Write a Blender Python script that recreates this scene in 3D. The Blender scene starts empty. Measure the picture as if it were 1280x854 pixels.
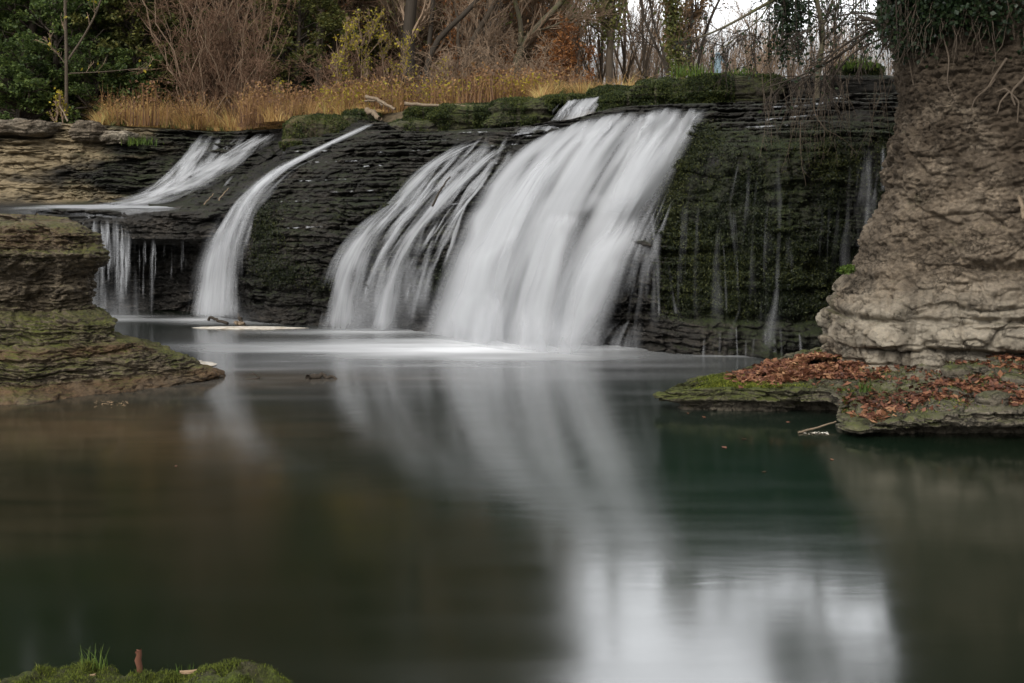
import bpy, math
import numpy as np

# ---------------------------------------------------------------- basics
RNG = np.random.default_rng(11)
C = bpy.context.scene.collection
F, CX, HY, HC = 1422.0, 640.0, 235.0, 3.0       # focal length in photo pixels, principal x, horizon row, eye height


def at(px, py, Y):
    """world point seen at photo pixel (px,py) at distance Y"""
    px = np.asarray(px, float); py = np.asarray(py, float); Y = np.asarray(Y, float)
    return np.stack([(px - CX) / F * Y, Y + 0 * px, HC + (HY - py) / F * Y], -1)


def wl(px, py):
    """point on the water surface at a pixel"""
    return at(px, py, HC * F / (np.asarray(py, float) - HY))


def _hash(ix, iy, iz, seed):
    h = (ix.astype(np.int64) * 374761393 + iy.astype(np.int64) * 668265263 + iz.astype(np.int64) * 2147483647 + seed * 974711) & 0xFFFFFFFF
    h = ((h ^ (h >> 13)) * 1274126177) & 0xFFFFFFFF
    h = ((h ^ (h >> 16)) * 2246822519) & 0xFFFFFFFF
    return ((h ^ (h >> 15)) & 0xFFFF) / 65535.0


def vnoise(x, y, z, seed=0):
    x, y, z = np.broadcast_arrays(np.asarray(x, float), np.asarray(y, float), np.asarray(z, float))
    fx, fy, fz = np.floor(x), np.floor(y), np.floor(z)
    tx, ty, tz = x - fx, y - fy, z - fz
    tx = tx * tx * (3 - 2 * tx); ty = ty * ty * (3 - 2 * ty); tz = tz * tz * (3 - 2 * tz)
    r = 0
    for a in (0, 1):
        for b in (0, 1):
            for c in (0, 1):
                w = (tx if a else 1 - tx) * (ty if b else 1 - ty) * (tz if c else 1 - tz)
                r = r + w * _hash(fx + a, fy + b, fz + c, seed)
    return r * 2 - 1


def fbm(x, y, z, seed=0, octv=4, gain=0.5):
    r, a, f, tot = 0, 1.0, 1.0, 0
    for k in range(octv):
        r = r + a * vnoise(np.asarray(x) * f + 17.3 * k, np.asarray(y) * f + 5.1 * k, np.asarray(z) * f + 9.7 * k, seed + k)
        tot += a; a *= gain; f *= 2.03
    return r / tot


def worley(x, y, seed=0):
    """2-D cells: random number of the cell, offset from its middle, distance to its border"""
    x, y = np.broadcast_arrays(np.asarray(x, float), np.asarray(y, float))
    ix, iy = np.floor(x), np.floor(y)
    f1 = np.full(x.shape, 9.0); f2 = np.full(x.shape, 9.0); hid = np.zeros(x.shape); hx = np.zeros(x.shape); hy = np.zeros(x.shape)
    for a in (-1, 0, 1):
        for b in (-1, 0, 1):
            cx, cy = ix + a, iy + b
            px = cx + _hash(cx, cy, 0 * cx, seed); py = cy + _hash(cx, cy, 0 * cx, seed + 1)
            d = np.hypot(x - px, y - py); new = d < f1
            f2 = np.where(new, f1, np.minimum(f2, d)); hid = np.where(new, _hash(cx, cy, 0 * cx, seed + 2), hid)
            hx = np.where(new, x - px, hx); hy = np.where(new, y - py, hy); f1 = np.where(new, d, f1)
    return hid, hx, hy, f2 - f1


def facets(x, y, seed, off=1.0, tilt=1.0, crack=0.4):
    """broken-stone relief: every cell sits at its own depth and tilt, with a crack round it"""
    h, dx, dy, e = worley(x, y, seed)
    g = (h * 7.13) % 1.0; k = (h * 13.7) % 1.0
    return off * (h - 0.5) + tilt * ((g - 0.5) * dx + (k - 0.5) * dy) - crack * np.exp(-(e / 0.09) ** 2)


def sstep(a, b, x):
    t = np.clip((x - a) / (b - a), 0, 1)
    return t * t * (3 - 2 * t)


def blur(A, n, axis):
    if n < 1:
        return A
    k = np.exp(-0.5 * (np.arange(-2 * n, 2 * n + 1) / n) ** 2); k /= k.sum()
    pad = [(0, 0)] * A.ndim; pad[axis] = (2 * n, 2 * n)
    B = np.pad(A, pad, mode='edge')
    return np.apply_along_axis(lambda m: np.convolve(m, k, 'valid'), axis, B)


# ---------------------------------------------------------------- meshes
def resample(curve, n):
    c = np.asarray(curve, float)
    d = np.concatenate([[0], np.cumsum(np.linalg.norm(np.diff(c, axis=0), axis=1))]); t = np.linspace(0, d[-1], n)
    r = np.stack([np.interp(t, d, c[:, k]) for k in range(c.shape[1])], -1)
    return r


class Mesh:
    def __init__(self):
        self.v, self.q, self.t, self.n, self.mq, self.mt = [], [], [], 0, [], []

    def add(self, V, quads=None, tris=None, mi=0):
        V = np.asarray(V, float).reshape(-1, 3)
        if quads is not None and len(quads):
            self.q.append(np.asarray(quads) + self.n); self.mq.append(np.full(len(quads), mi))
        if tris is not None and len(tris):
            self.t.append(np.asarray(tris) + self.n); self.mt.append(np.full(len(tris), mi))
        self.v.append(V); self.n += len(V)
        return self

    def build(self, name, mats, parent=None, smooth=True, attrs=None, uv=None):
        me = bpy.data.meshes.new(name)
        V = np.concatenate(self.v)
        Q = np.concatenate(self.q) if self.q else np.zeros((0, 4), int)
        T = np.concatenate(self.t) if self.t else np.zeros((0, 3), int)
        if parent is not None:
            V = V - np.array(parent['_base'])
        me.vertices.add(len(V)); me.vertices.foreach_set('co', V.astype(np.float32).ravel())
        loops = np.concatenate([Q.ravel(), T.ravel()]).astype(np.int32)
        me.loops.add(len(loops)); me.loops.foreach_set('vertex_index', loops)
        me.polygons.add(len(Q) + len(T))
        st = np.concatenate([np.arange(len(Q)) * 4, len(Q) * 4 + np.arange(len(T)) * 3]).astype(np.int32)
        me.polygons.foreach_set('loop_start', st)
        mi = np.concatenate([np.concatenate(self.mq) if self.mq else np.zeros(0), np.concatenate(self.mt) if self.mt else np.zeros(0)]).astype(np.int32)
        me.polygons.foreach_set('material_index', mi)
        me.polygons.foreach_set('use_smooth', np.full(len(Q) + len(T), smooth))
        me.update(calc_edges=True)
        for m in (mats if isinstance(mats, (list, tuple)) else [mats]):
            me.materials.append(m)
        for k, a in (attrs or {}).items():
            at_ = me.attributes.new(k, 'FLOAT', 'POINT'); at_.data.foreach_set('value', np.asarray(a, np.float32).ravel())
        if uv is not None:
            ul = me.uv_layers.new(name='UVMap')
            ul.data.foreach_set('uv', np.asarray(uv, np.float32)[loops].ravel())
        o = bpy.data.objects.new(name, me); C.objects.link(o)
        if parent is not None:
            o.parent = parent
        return o


def thing(name, label, cat, base=(0, 0, 0), group=None):
    o = bpy.data.objects.new(name, None); C.objects.link(o)
    o.location = [float(b) for b in base]; o['_base'] = [float(b) for b in base]
    o.empty_display_size = 0.2
    o['label'] = label; o['category'] = cat
    if group:
        o['group'] = group
    return o


def tag(o, label=None, cat=None, group=None, kind=None):
    if label: o['label'] = label
    if cat: o['category'] = cat
    if group: o['group'] = group
    if kind: o['kind'] = kind
    return o


def copy_tree(src, loc, rz=0.0, sc=1.0):
    r = src.copy(); C.objects.link(r)
    r.location = [float(b) for b in loc]; r.rotation_euler = (0, 0, rz); r.scale = (sc, sc, sc)
    for ch in list(src.children):
        c = ch.copy(); C.objects.link(c); c.parent = r
    return r


def gridq(nr, nc, wrap=False):
    i = np.arange(nr - 1)[:, None]; j = np.arange(nc if wrap else nc - 1)[None, :]
    jn = (j + 1) % nc
    return np.stack([i * nc + j, i * nc + jn, (i + 1) * nc + jn, (i + 1) * nc + j], -1).reshape(-1, 4)


def norm(v):
    return v / (np.linalg.norm(v, axis=-1, keepdims=True) + 1e-9)


def tubes(mesh, P, R, sides=4, mi=0):
    """P (M,n,3) polylines, R (M,n) radii"""
    P = np.asarray(P, float); R = np.asarray(R, float)
    if P.ndim == 2:
        P, R = P[None], R[None]
    M, n, _ = P.shape
    if M == 0:
        return
    d = norm(P[:, -1] - P[:, 0])
    ref = np.where(np.abs(d[:, 2:3]) > 0.8, np.array([[1.0, 0, 0]]), np.array([[0, 0, 1.0]]))
    tang = norm(np.gradient(P, axis=1))
    a = norm(np.cross(tang, ref[:, None, :])); b = np.cross(tang, a)
    th = np.arange(sides) / sides * 2 * math.pi
    ring = P[:, :, None, :] + R[:, :, None, None] * (np.cos(th)[None, None, :, None] * a[:, :, None, :] + np.sin(th)[None, None, :, None] * b[:, :, None, :])
    base = gridq(n, sides, True)
    Q = (base[None] + (np.arange(M) * n * sides)[:, None, None]).reshape(-1, 4)
    mesh.add(ring.reshape(-1, 3), Q, mi=mi)


def leaves(mesh, P, size, rng, flat=0.0, aspect=1.6, droop=0.0, mi=0):
    """one curled four-cornered leaf at each point"""
    P = np.asarray(P, float); n = len(P)
    if n == 0:
        return
    s = np.broadcast_to(np.asarray(size, float), (n,)) * rng.uniform(0.65, 1.3, n)
    d = rng.normal(size=(n, 3)); d[:, 2] *= (1 - flat); d[:, 2] -= droop; d = norm(d)
    w = rng.normal(size=(n, 3)); w[:, 2] *= (1 - flat); w = norm(np.cross(d, norm(w) + np.array([0, 0, flat * 3.0])))
    nn = np.cross(d, w)
    L = d * (s * aspect * 0.5)[:, None]; W = w * (s * 0.5)[:, None]; K = nn * (s * rng.uniform(-.25, .25, n))[:, None]
    V = np.stack([P - L, P + W + K * 0.6 - L * .1, P + L + K * .2, P - W + K * 0.6 - L * .1], 1).reshape(-1, 3)
    mesh.add(V, np.arange(4 * n).reshape(-1, 4), mi=mi)


def blades(mesh, P, h, w, rng, lean=0.35, mi=0, nseg=3, bend=0.5):
    """tapered grass blades / stems rising from P"""
    P = np.asarray(P, float); n = len(P)
    h = np.broadcast_to(np.asarray(h, float), (n,)); w = np.broadcast_to(np.asarray(w, float), (n,))
    az = rng.uniform(0, 2 * math.pi, n); ln = np.abs(rng.normal(0, lean, n))
    dirh = np.stack([np.cos(az), np.sin(az), 0 * az], -1)
    side = np.stack([np.cos(az + 1.3), np.sin(az + 1.3), 0 * az], -1)
    side[:, 1] *= 0.5; side = norm(side)
    t = np.linspace(0, 1, nseg + 1)
    cen = P[:, None, :] + dirh[:, None, :] * (ln * h)[:, None, None] * (t ** (1 + bend * 2))[None, :, None]
    cen[:, :, 2] += h[:, None] * (t[None, :] - 0.25 * ln[:, None] * t[None, :] ** 3)
    ww = w[:, None] * (1 - 0.85 * t[None, :])
    V = np.stack([cen - side[:, None, :] * ww[..., None] / 2, cen + side[:, None, :] * ww[..., None] / 2], 2).reshape(-1, 3)
    base = gridq(nseg + 1, 2)
    Q = (base[None] + (np.arange(n) * (nseg + 1) * 2)[:, None, None]).reshape(-1, 4)
    mesh.add(V, Q, mi=mi)


# ---------------------------------------------------------------- materials
class NT:
    def __init__(self, name, disp=False):
        self.m = bpy.data.materials.new(name); self.m.use_nodes = True
        self.t = self.m.node_tree; self.t.nodes.clear()
        self.out = self.t.nodes.new('ShaderNodeOutputMaterial')

    def n(self, typ, ins=None, out=0, **props):
        nd = self.t.nodes.new('ShaderNode' + typ)
        for k, v in props.items():
            setattr(nd, k, v)
        for k, v in (ins or {}).items():
            s = nd.inputs[k]
            if isinstance(v, bpy.types.NodeSocket):
                self.t.links.new(v, s)
            else:
                s.default_value = v
        return nd.outputs[out]

    def math(self, op, a, b=0.0, c=None, clamp=False):
        ins = {0: a, 1: b}
        if c is not None: ins[2] = c
        return self.n('Math', ins, operation=op, use_clamp=clamp)

    def noise(self, vec, scale, detail=4.0, rough=0.55, dist=0.0):
        return self.n('TexNoise', {'Vector': vec, 'Scale': scale, 'Detail': detail, 'Roughness': rough, 'Distortion': dist})

    def ramp(self, fac, stops, interp='LINEAR'):
        nd = self.t.nodes.new('ShaderNodeValToRGB'); self.t.links.new(fac, nd.inputs[0])
        cr = nd.color_ramp; cr.interpolation = interp
        while len(cr.elements) < len(stops):
            cr.elements.new(0.5)
        for e, (p, c) in zip(cr.elements, stops):
            e.position = p; e.color = (*c, 1) if len(c) == 3 else c
        return nd.outputs[0]

    def mix(self, fac, a, b, blend='MIX'):
        nd = self.t.nodes.new('ShaderNodeMix'); nd.data_type = 'RGBA'; nd.blend_type = blend
        for s, v in ((nd.inputs[0], fac), (nd.inputs[6], a), (nd.inputs[7], b)):
            if isinstance(v, bpy.types.NodeSocket): self.t.links.new(v, s)
            elif isinstance(v, (int, float)): s.default_value = v
            else: s.default_value = (*v, 1)
        return nd.outputs[2]

    def remap(self, v, a, b, c=0.0, d=1.0):
        return self.n('MapRange', {0: v, 1: a, 2: b, 3: c, 4: d})

    def scalev(self, vec, s):
        return self.n('VectorMath', {0: vec, 1: s}, operation='MULTIPLY')

    def pos(self):
        return self.n('NewGeometry')

    def normal(self):
        return self.n('NewGeometry', out=1)

    def attr(self, name):
        return self.n('Attribute', out=2, attribute_name=name)

    def finish(self, sh):
        self.t.links.new(sh, self.out.inputs[0]); return self.m


def rock_mat(name, cols, moss=(0.035, 0.05, 0.012), moss2=(0.075, 0.085, 0.02), up_lo=0.45, up_hi=0.85, rough=0.75, spec=0.35,
             bump=0.5, strata=7.0, scale=1.0, alt=(0.22, 0.15, 0.06), wetlo=None, cracks=0.0, stain=0.0, cz=2.2):
    """layered rock; the mesh attributes moss / tone say where moss grows and where ochre or pale stains lie"""
    k = NT(name); p = k.pos()
    big = k.noise(p, 0.7 * scale, 5, 0.6)
    lay = k.noise(k.scalev(p, (0.9 * scale, 0.9 * scale, strata * scale)), 1.0, 6, 0.62, 0.4)
    fine = k.noise(p, 14 * scale, 6, 0.7)
    mixv = k.math('ADD', k.math('MULTIPLY', big, 0.4), k.math('ADD', k.math('MULTIPLY', lay, 0.4), k.math('MULTIPLY', fine, 0.2)))
    n = len(cols)
    col = k.ramp(mixv, [(0.34 + 0.32 * i / (n - 1), c) for i, c in enumerate(cols)])
    col = k.mix(k.math('MULTIPLY', k.attr('tone'), k.remap(big, 0.35, 0.6), clamp=True), col, k.mix(fine, alt, tuple(a * 0.5 for a in alt)))
    col = k.mix(1.0, col, k.ramp(fine, [(0.25, (0.5, 0.5, 0.5)), (0.5, (0.95, 0.95, 0.95)), (0.75, (1.35, 1.33, 1.28))]), 'MULTIPLY')
    ck = None
    if cracks:
        wv = k.n('VectorMath', {0: k.scalev(p, (1, 1, cz)), 1: k.n('VectorMath', {0: k.n('TexNoise', {'Vector': p, 'Scale': 3.5, 'Detail': 5, 'Roughness': .65}, out=1), 1: (.75, .75, .75)}, operation='MULTIPLY')}, operation='ADD')
        v1 = k.n('TexVoronoi', {'Vector': wv, 'Scale': 2.1 * scale}, feature='DISTANCE_TO_EDGE'); v2 = k.n('TexVoronoi', {'Vector': wv, 'Scale': 6.5 * scale}, feature='DISTANCE_TO_EDGE')
        msk = k.remap(k.noise(p, 1.1 * scale, 4, .6), .44, .60)
        msk2 = k.remap(k.noise(p, 2.3 * scale, 3, .6), .50, .62)
        ck = k.math('SUBTRACT', 1.0, k.math('MAXIMUM', k.math('MULTIPLY', k.remap(v1, 0.0, 0.03, 1, 0), msk), k.math('MULTIPLY', k.remap(v2, 0.0, 0.06, .8, 0), msk2)))
        cell = k.n('TexVoronoi', {'Vector': wv, 'Scale': 2.1 * scale}, out=1)
        col = k.mix(0.28 * cracks, col, k.mix(k.n('SeparateColor', {0: cell}, out=0), (0.35, 0.35, 0.35), (1.6, 1.55, 1.5)), 'MULTIPLY')
        col = k.mix(k.math('MULTIPLY', k.math('SUBTRACT', 1.0, ck), 0.75 * cracks), col, tuple(c * .35 for c in cols[0]))
    if stain:
        sn = k.noise(k.scalev(p, (1.6, 1.6, 0.35)), 1.0, 5, 0.6, 0.5)
        col = k.mix(k.math('MULTIPLY', k.remap(sn, 0.50, 0.64), stain, clamp=True), col, cols[0])
    if stain:
        col = k.mix(k.math('MULTIPLY', k.attr('soil'), k.remap(k.noise(p, 1.8, 5, .65), .30, .58), clamp=True), col, k.mix(fine, (0.02, 0.015, 0.010), (0.085, 0.064, 0.044)))
    nz = k.n('SeparateXYZ', {0: k.normal()}, out=2)
    mn = k.noise(p, 1.6 * scale, 5, 0.65)
    mf = k.noise(p, 22 * scale, 4, 0.6)
    m = k.math('ADD', k.remap(nz, up_lo, up_hi, 0.0, 0.75), k.attr('moss'))
    m = k.math('ADD', m, k.math('MULTIPLY_ADD', mn, 2.2, -1.35))
    m = k.math('ADD', m, k.math('MULTIPLY_ADD', mf, 0.8, -0.4), clamp=True)
    mcol = k.mix(k.remap(mf, 0.3, 0.7), moss, moss2)
    col = k.mix(m, col, mcol)
    h = k.math('ADD', k.math('MULTIPLY', lay, 0.5), k.math('ADD', k.math('MULTIPLY', fine, 0.5), k.math('MULTIPLY', mf, 0.35)))
    if ck is not None:
        h = k.math('ADD', h, k.math('MULTIPLY', ck, 0.7))
    b = k.n('Bump', {'Strength': bump, 'Distance': 0.06, 'Height': h})
    r = k.n('Mix', {0: m, 2: rough, 3: 0.95}) if wetlo is None else k.n('Mix', {0: m, 2: k.remap(fine, 0.30, 0.44, wetlo, rough), 3: 0.9})
    return k.finish(k.n('BsdfPrincipled', {'Base Color': col, 'Roughness': r, 'Specular IOR Level': spec, 'Normal': b}))


def leaf_mat(name, cols, trans=0.35, rough=0.6):
    k = NT(name)
    r = k.n('NewGeometry', out=8)
    big = k.noise(k.pos(), 0.8, 3)
    v = k.math('ADD', k.math('MULTIPLY', r, 0.7), k.math('MULTIPLY_ADD', big, 1.0, -0.35))
    n = len(cols)
    col = k.ramp(v, [(0.1 + 0.8 * i / max(n - 1, 1), c) for i, c in enumerate(cols)])
    d = k.n('BsdfPrincipled', {'Base Color': col, 'Roughness': rough, 'Specular IOR Level': 0.3})
    t = k.n('BsdfTranslucent', {'Color': col})
    return k.finish(k.n('MixShader', {0: trans, 1: d, 2: t}))


def bark_mat(name, c1, c2, c3=None, scale=3.0):
    k = NT(name); p = k.pos()
    a = k.noise(p, scale, 4); b = k.noise(k.scalev(p, (18, 18, 3)), 1.0, 4)
    col = k.mix(b, c1, c2)
    if c3:
        col = k.mix(k.remap(a, 0.5, 0.68), col, c3)
    bp = k.n('Bump', {'Strength': 0.6, 'Distance': 0.02, 'Height': b})
    return k.finish(k.n('BsdfPrincipled', {'Base Color': col, 'Roughness': 0.85, 'Specular IOR Level': 0.2, 'Normal': bp}))


def plain_mat(name, c1, c2, scale=20, rough=0.8, bump=0.3):
    k = NT(name); f = k.noise(k.pos(), scale, 5)
    b = k.n('Bump', {'Strength': bump, 'Distance': 0.02, 'Height': f})
    return k.finish(k.n('BsdfPrincipled', {'Base Color': k.mix(k.remap(f, 0.3, 0.7), c1, c2), 'Roughness': rough, 'Normal': b, 'Specular IOR Level': 0.3}))


def silk_mat(name, fu=9.0, fv=0.35, gap=0.55, seed=0.0, white=(0.55, 0.56, 0.575)):
    """long-exposure falling water: silky white streaks along the flow, clear between them"""
    k = NT(name)
    uv = k.n('UVMap', uv_map='UVMap')
    v1 = k.n('VectorMath', {0: k.scalev(uv, (fu, fv, 1)), 1: (seed, seed * 2, seed)}, operation='ADD')
    s1 = k.noise(v1, 1.0, 3, 0.5, 0.15)
    s2 = k.noise(k.scalev(uv, (fu * 4.5, fv * 1.6, 1)), 1.0, 3, 0.55, 0.1)
    s3 = k.noise(k.scalev(uv, (fu * 0.3, fv * 1.2, 1)), 1.0, 2, 0.5, 0.3)
    st = k.math('ADD', k.math('MULTIPLY', s1, 0.5), k.math('ADD', k.math('MULTIPLY', s2, 0.16), k.math('MULTIPLY', s3, 0.34)))
    d = k.attr('dens')
    a = k.math('ADD', d, k.math('MULTIPLY', k.math('SUBTRACT', st, 0.5), gap * 4))
    a = k.math('MULTIPLY', a, k.remap(d, 0.0, 0.22), clamp=True)
    a = k.math('MULTIPLY', a, 0.96)
    wh = k.n('BsdfDiffuse', {'Color': (*white, 1)})
    tr = k.n('BsdfTranslucent', {'Color': (*white, 1)})
    w = k.n('MixShader', {0: 0.3, 1: wh, 2: tr})
    return k.finish(k.n('MixShader', {0: a, 1: k.n('BsdfTransparent'), 2: w}))


M = {}
M['cliff'] = rock_mat('wet_cliff_rock', [(0.005, 0.0045, 0.004), (0.011, 0.010, 0.008), (0.024, 0.021, 0.017), (0.065, 0.055, 0.044)],
                      moss=(0.008, 0.013, 0.004), moss2=(0.028, 0.036, 0.009), up_lo=0.5, up_hi=1.1, rough=0.85, wetlo=0.14, spec=0.28, bump=1.0,
                      alt=(0.30, 0.235, 0.14))
M['bluff'] = rock_mat('dry_bluff_rock', [(0.04, 0.031, 0.022), (0.12, 0.095, 0.068), (0.19, 0.153, 0.112), (0.27, 0.228, 0.172)], moss=(0.05, 0.05, 0.02),
                      moss2=(0.10, 0.10, 0.04), up_lo=0.6, up_hi=1.3, rough=0.9, spec=0.15, bump=0.9, strata=3, alt=(0.33, 0.29, 0.225), cracks=.8, stain=0.55)
M['ledge'] = rock_mat('mossy_ledge_rock', [(0.035, 0.03, 0.021), (0.07, 0.06, 0.042), (0.125, 0.108, 0.08), (0.20, 0.175, 0.135)], moss=(0.035, 0.042, 0.010),
                      moss2=(0.085, 0.092, 0.022), up_lo=0.2, up_hi=0.9, rough=0.8, spec=0.3, bump=1.0, cracks=.7)
M['leftrock'] = rock_mat('left_outcrop_rock', [(0.022, 0.018, 0.013), (0.065, 0.050, 0.032), (0.12, 0.095, 0.063), (0.22, 0.185, 0.13)], moss=(0.03, 0.036, 0.007),
                         moss2=(0.11, 0.115, 0.02), up_lo=0.35, up_hi=1.0, rough=0.75, spec=0.3, bump=1.0, alt=(0.13, 0.08, 0.04), cracks=.7, cz=4)
M['mossblock'] = rock_mat('moss_block_rock', [(0.018, 0.016, 0.012), (0.045, 0.038, 0.028), (0.09, 0.078, 0.055)], moss=(0.014, 0.022, 0.005),
                          moss2=(0.06, 0.066, 0.014), up_lo=-0.3, up_hi=0.8, rough=0.7, spec=0.3, bump=0.9)
M['nearmoss'] = rock_mat('near_moss_rock', [(0.02, 0.018, 0.01), (0.05, 0.045, 0.025), (0.09, 0.08, 0.05)], moss=(0.035, 0.05, 0.008),
                         moss2=(0.11, 0.14, 0.02), up_lo=-0.4, up_hi=0.4, rough=0.9, spec=0.2, bump=1.0, scale=2.5)
M['bark'] = bark_mat('brown_bark', (0.045, 0.034, 0.024), (0.11, 0.086, 0.062))
M['barkdark'] = bark_mat('dark_bark', (0.022, 0.017, 0.012), (0.06, 0.048, 0.036))
M['barkgreen'] = bark_mat('mossy_bark', (0.05, 0.044, 0.028), (0.12, 0.10, 0.065), (0.08, 0.085, 0.03))
M['twig'] = bark_mat('brown_twigs', (0.14, 0.096, 0.062), (0.28, 0.20, 0.135))
M['twigred'] = bark_mat('reddish_twigs', (0.09, 0.052, 0.032), (0.19, 0.115, 0.072))
M['twigdark'] = bark_mat('dark_twigs', (0.02, 0.015, 0.011), (0.055, 0.042, 0.032))
M['root'] = bark_mat('pale_root', (0.055, 0.042, 0.03), (0.13, 0.10, 0.072))
M['drift'] = bark_mat('driftwood', (0.11, 0.08, 0.05), (0.26, 0.20, 0.14))
M['lf_ever'] = leaf_mat('evergreen_leaves', [(0.024, 0.038, 0.014), (0.055, 0.085, 0.024), (0.095, 0.14, 0.036), (0.16, 0.20, 0.05)], 0.4)
M['lf_olive'] = leaf_mat('olive_leaves', [(0.05, 0.06, 0.018), (0.10, 0.11, 0.03), (0.17, 0.16, 0.04)], 0.35)
M['lf_ivy'] = leaf_mat('ivy_leaves', [(0.006, 0.013, 0.005), (0.013, 0.027, 0.009), (0.03, 0.045, 0.015)], 0.25, 0.45)
M['lf_yel'] = leaf_mat('yellow_leaves', [(0.16, 0.15, 0.02), (0.32, 0.27, 0.03), (0.48, 0.38, 0.04)], 0.4)
M['lf_rus'] = leaf_mat('russet_leaves', [(0.11, 0.045, 0.018), (0.22, 0.09, 0.03), (0.34, 0.15, 0.045)], 0.4)
M['lf_brown'] = leaf_mat('brown_leaves', [(0.08, 0.05, 0.025), (0.16, 0.10, 0.05), (0.26, 0.15, 0.065)], 0.35)
M['lf_far'] = leaf_mat('far_autumn_leaves', [(0.16, 0.14, 0.06), (0.25, 0.18, 0.09), (0.36, 0.19, 0.08), (0.44, 0.29, 0.13)], 0.4)
M['lf_litter'] = leaf_mat('fallen_beech_leaves', [(0.045, 0.02, 0.013), (0.10, 0.038, 0.022), (0.145, 0.058, 0.032), (0.22, 0.098, 0.05), (0.33, 0.185, 0.095)], 0.15, 0.6)
M['grass'] = leaf_mat('dry_golden_grass', [(0.16, 0.10, 0.045), (0.38, 0.22, 0.08), (0.54, 0.34, 0.13), (0.40, 0.37, 0.13)], 0.4)
M['grassgreen'] = leaf_mat('fresh_grass', [(0.04, 0.07, 0.012), (0.08, 0.13, 0.02), (0.14, 0.19, 0.03)], 0.4)
M['weed'] = leaf_mat('russet_weeds', [(0.08, 0.04, 0.024), (0.16, 0.085, 0.045), (0.26, 0.14, 0.06), (0.34, 0.21, 0.07)], 0.3)
M['mosstuft'] = leaf_mat('moss_tufts', [(0.025, 0.03, 0.006), (0.06, 0.075, 0.010), (0.12, 0.15, 0.018), (0.24, 0.25, 0.035)], 0.3, 0.8)
M['cliffmoss'] = leaf_mat('dark_cliff_moss', [(0.004, 0.007, 0.003), (0.010, 0.015, 0.005), (0.022, 0.029, 0.008), (0.065, 0.07, 0.018)], 0.25, 0.6)
M['blockmoss'] = leaf_mat('hanging_green_moss', [(0.008, 0.014, 0.004), (0.02, 0.032, 0.008), (0.045, 0.058, 0.012), (0.10, 0.11, 0.022)], 0.3, 0.7)
M['ground'] = plain_mat('leafy_soil', (0.05, 0.038, 0.022), (0.12, 0.09, 0.05), 6, 0.95)
M['bed'] = plain_mat('river_bed', (0.03, 0.025, 0.016), (0.07, 0.055, 0.03), 3, 0.9)
M['foam'] = plain_mat('cream_foam', (0.34, 0.28, 0.2), (0.68, 0.64, 0.57), 7, 0.9, 0.4)
M['bluepost'] = plain_mat('pale_blue_paint', (0.10, 0.16, 0.20), (0.24, 0.31, 0.34), 25, 0.6)
M['redstick'] = bark_mat('reddish_stick', (0.07, 0.028, 0.018), (0.19, 0.085, 0.05))
M['chip'] = plain_mat('pale_wood_chip', (0.20, 0.13, 0.07), (0.34, 0.24, 0.14), 30)
M['fern'] = leaf_mat('fern_green', [(0.035, 0.07, 0.012), (0.08, 0.13, 0.02), (0.15, 0.20, 0.03)], 0.4)
M['silk_main'] = silk_mat('silky_falling_water', 1.0, 0.12, 0.44, 0.0)
M['silk_mid'] = silk_mat('streaked_falling_water', 4.5, 0.45, 0.75, 3.1)
M['silk_thin'] = silk_mat('thin_falling_water', 6.0, 0.4, 0.7, 7.7)
M['silk_cas'] = silk_mat('tumbling_water', 4.0, 1.1, 0.7, 1.7)

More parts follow.
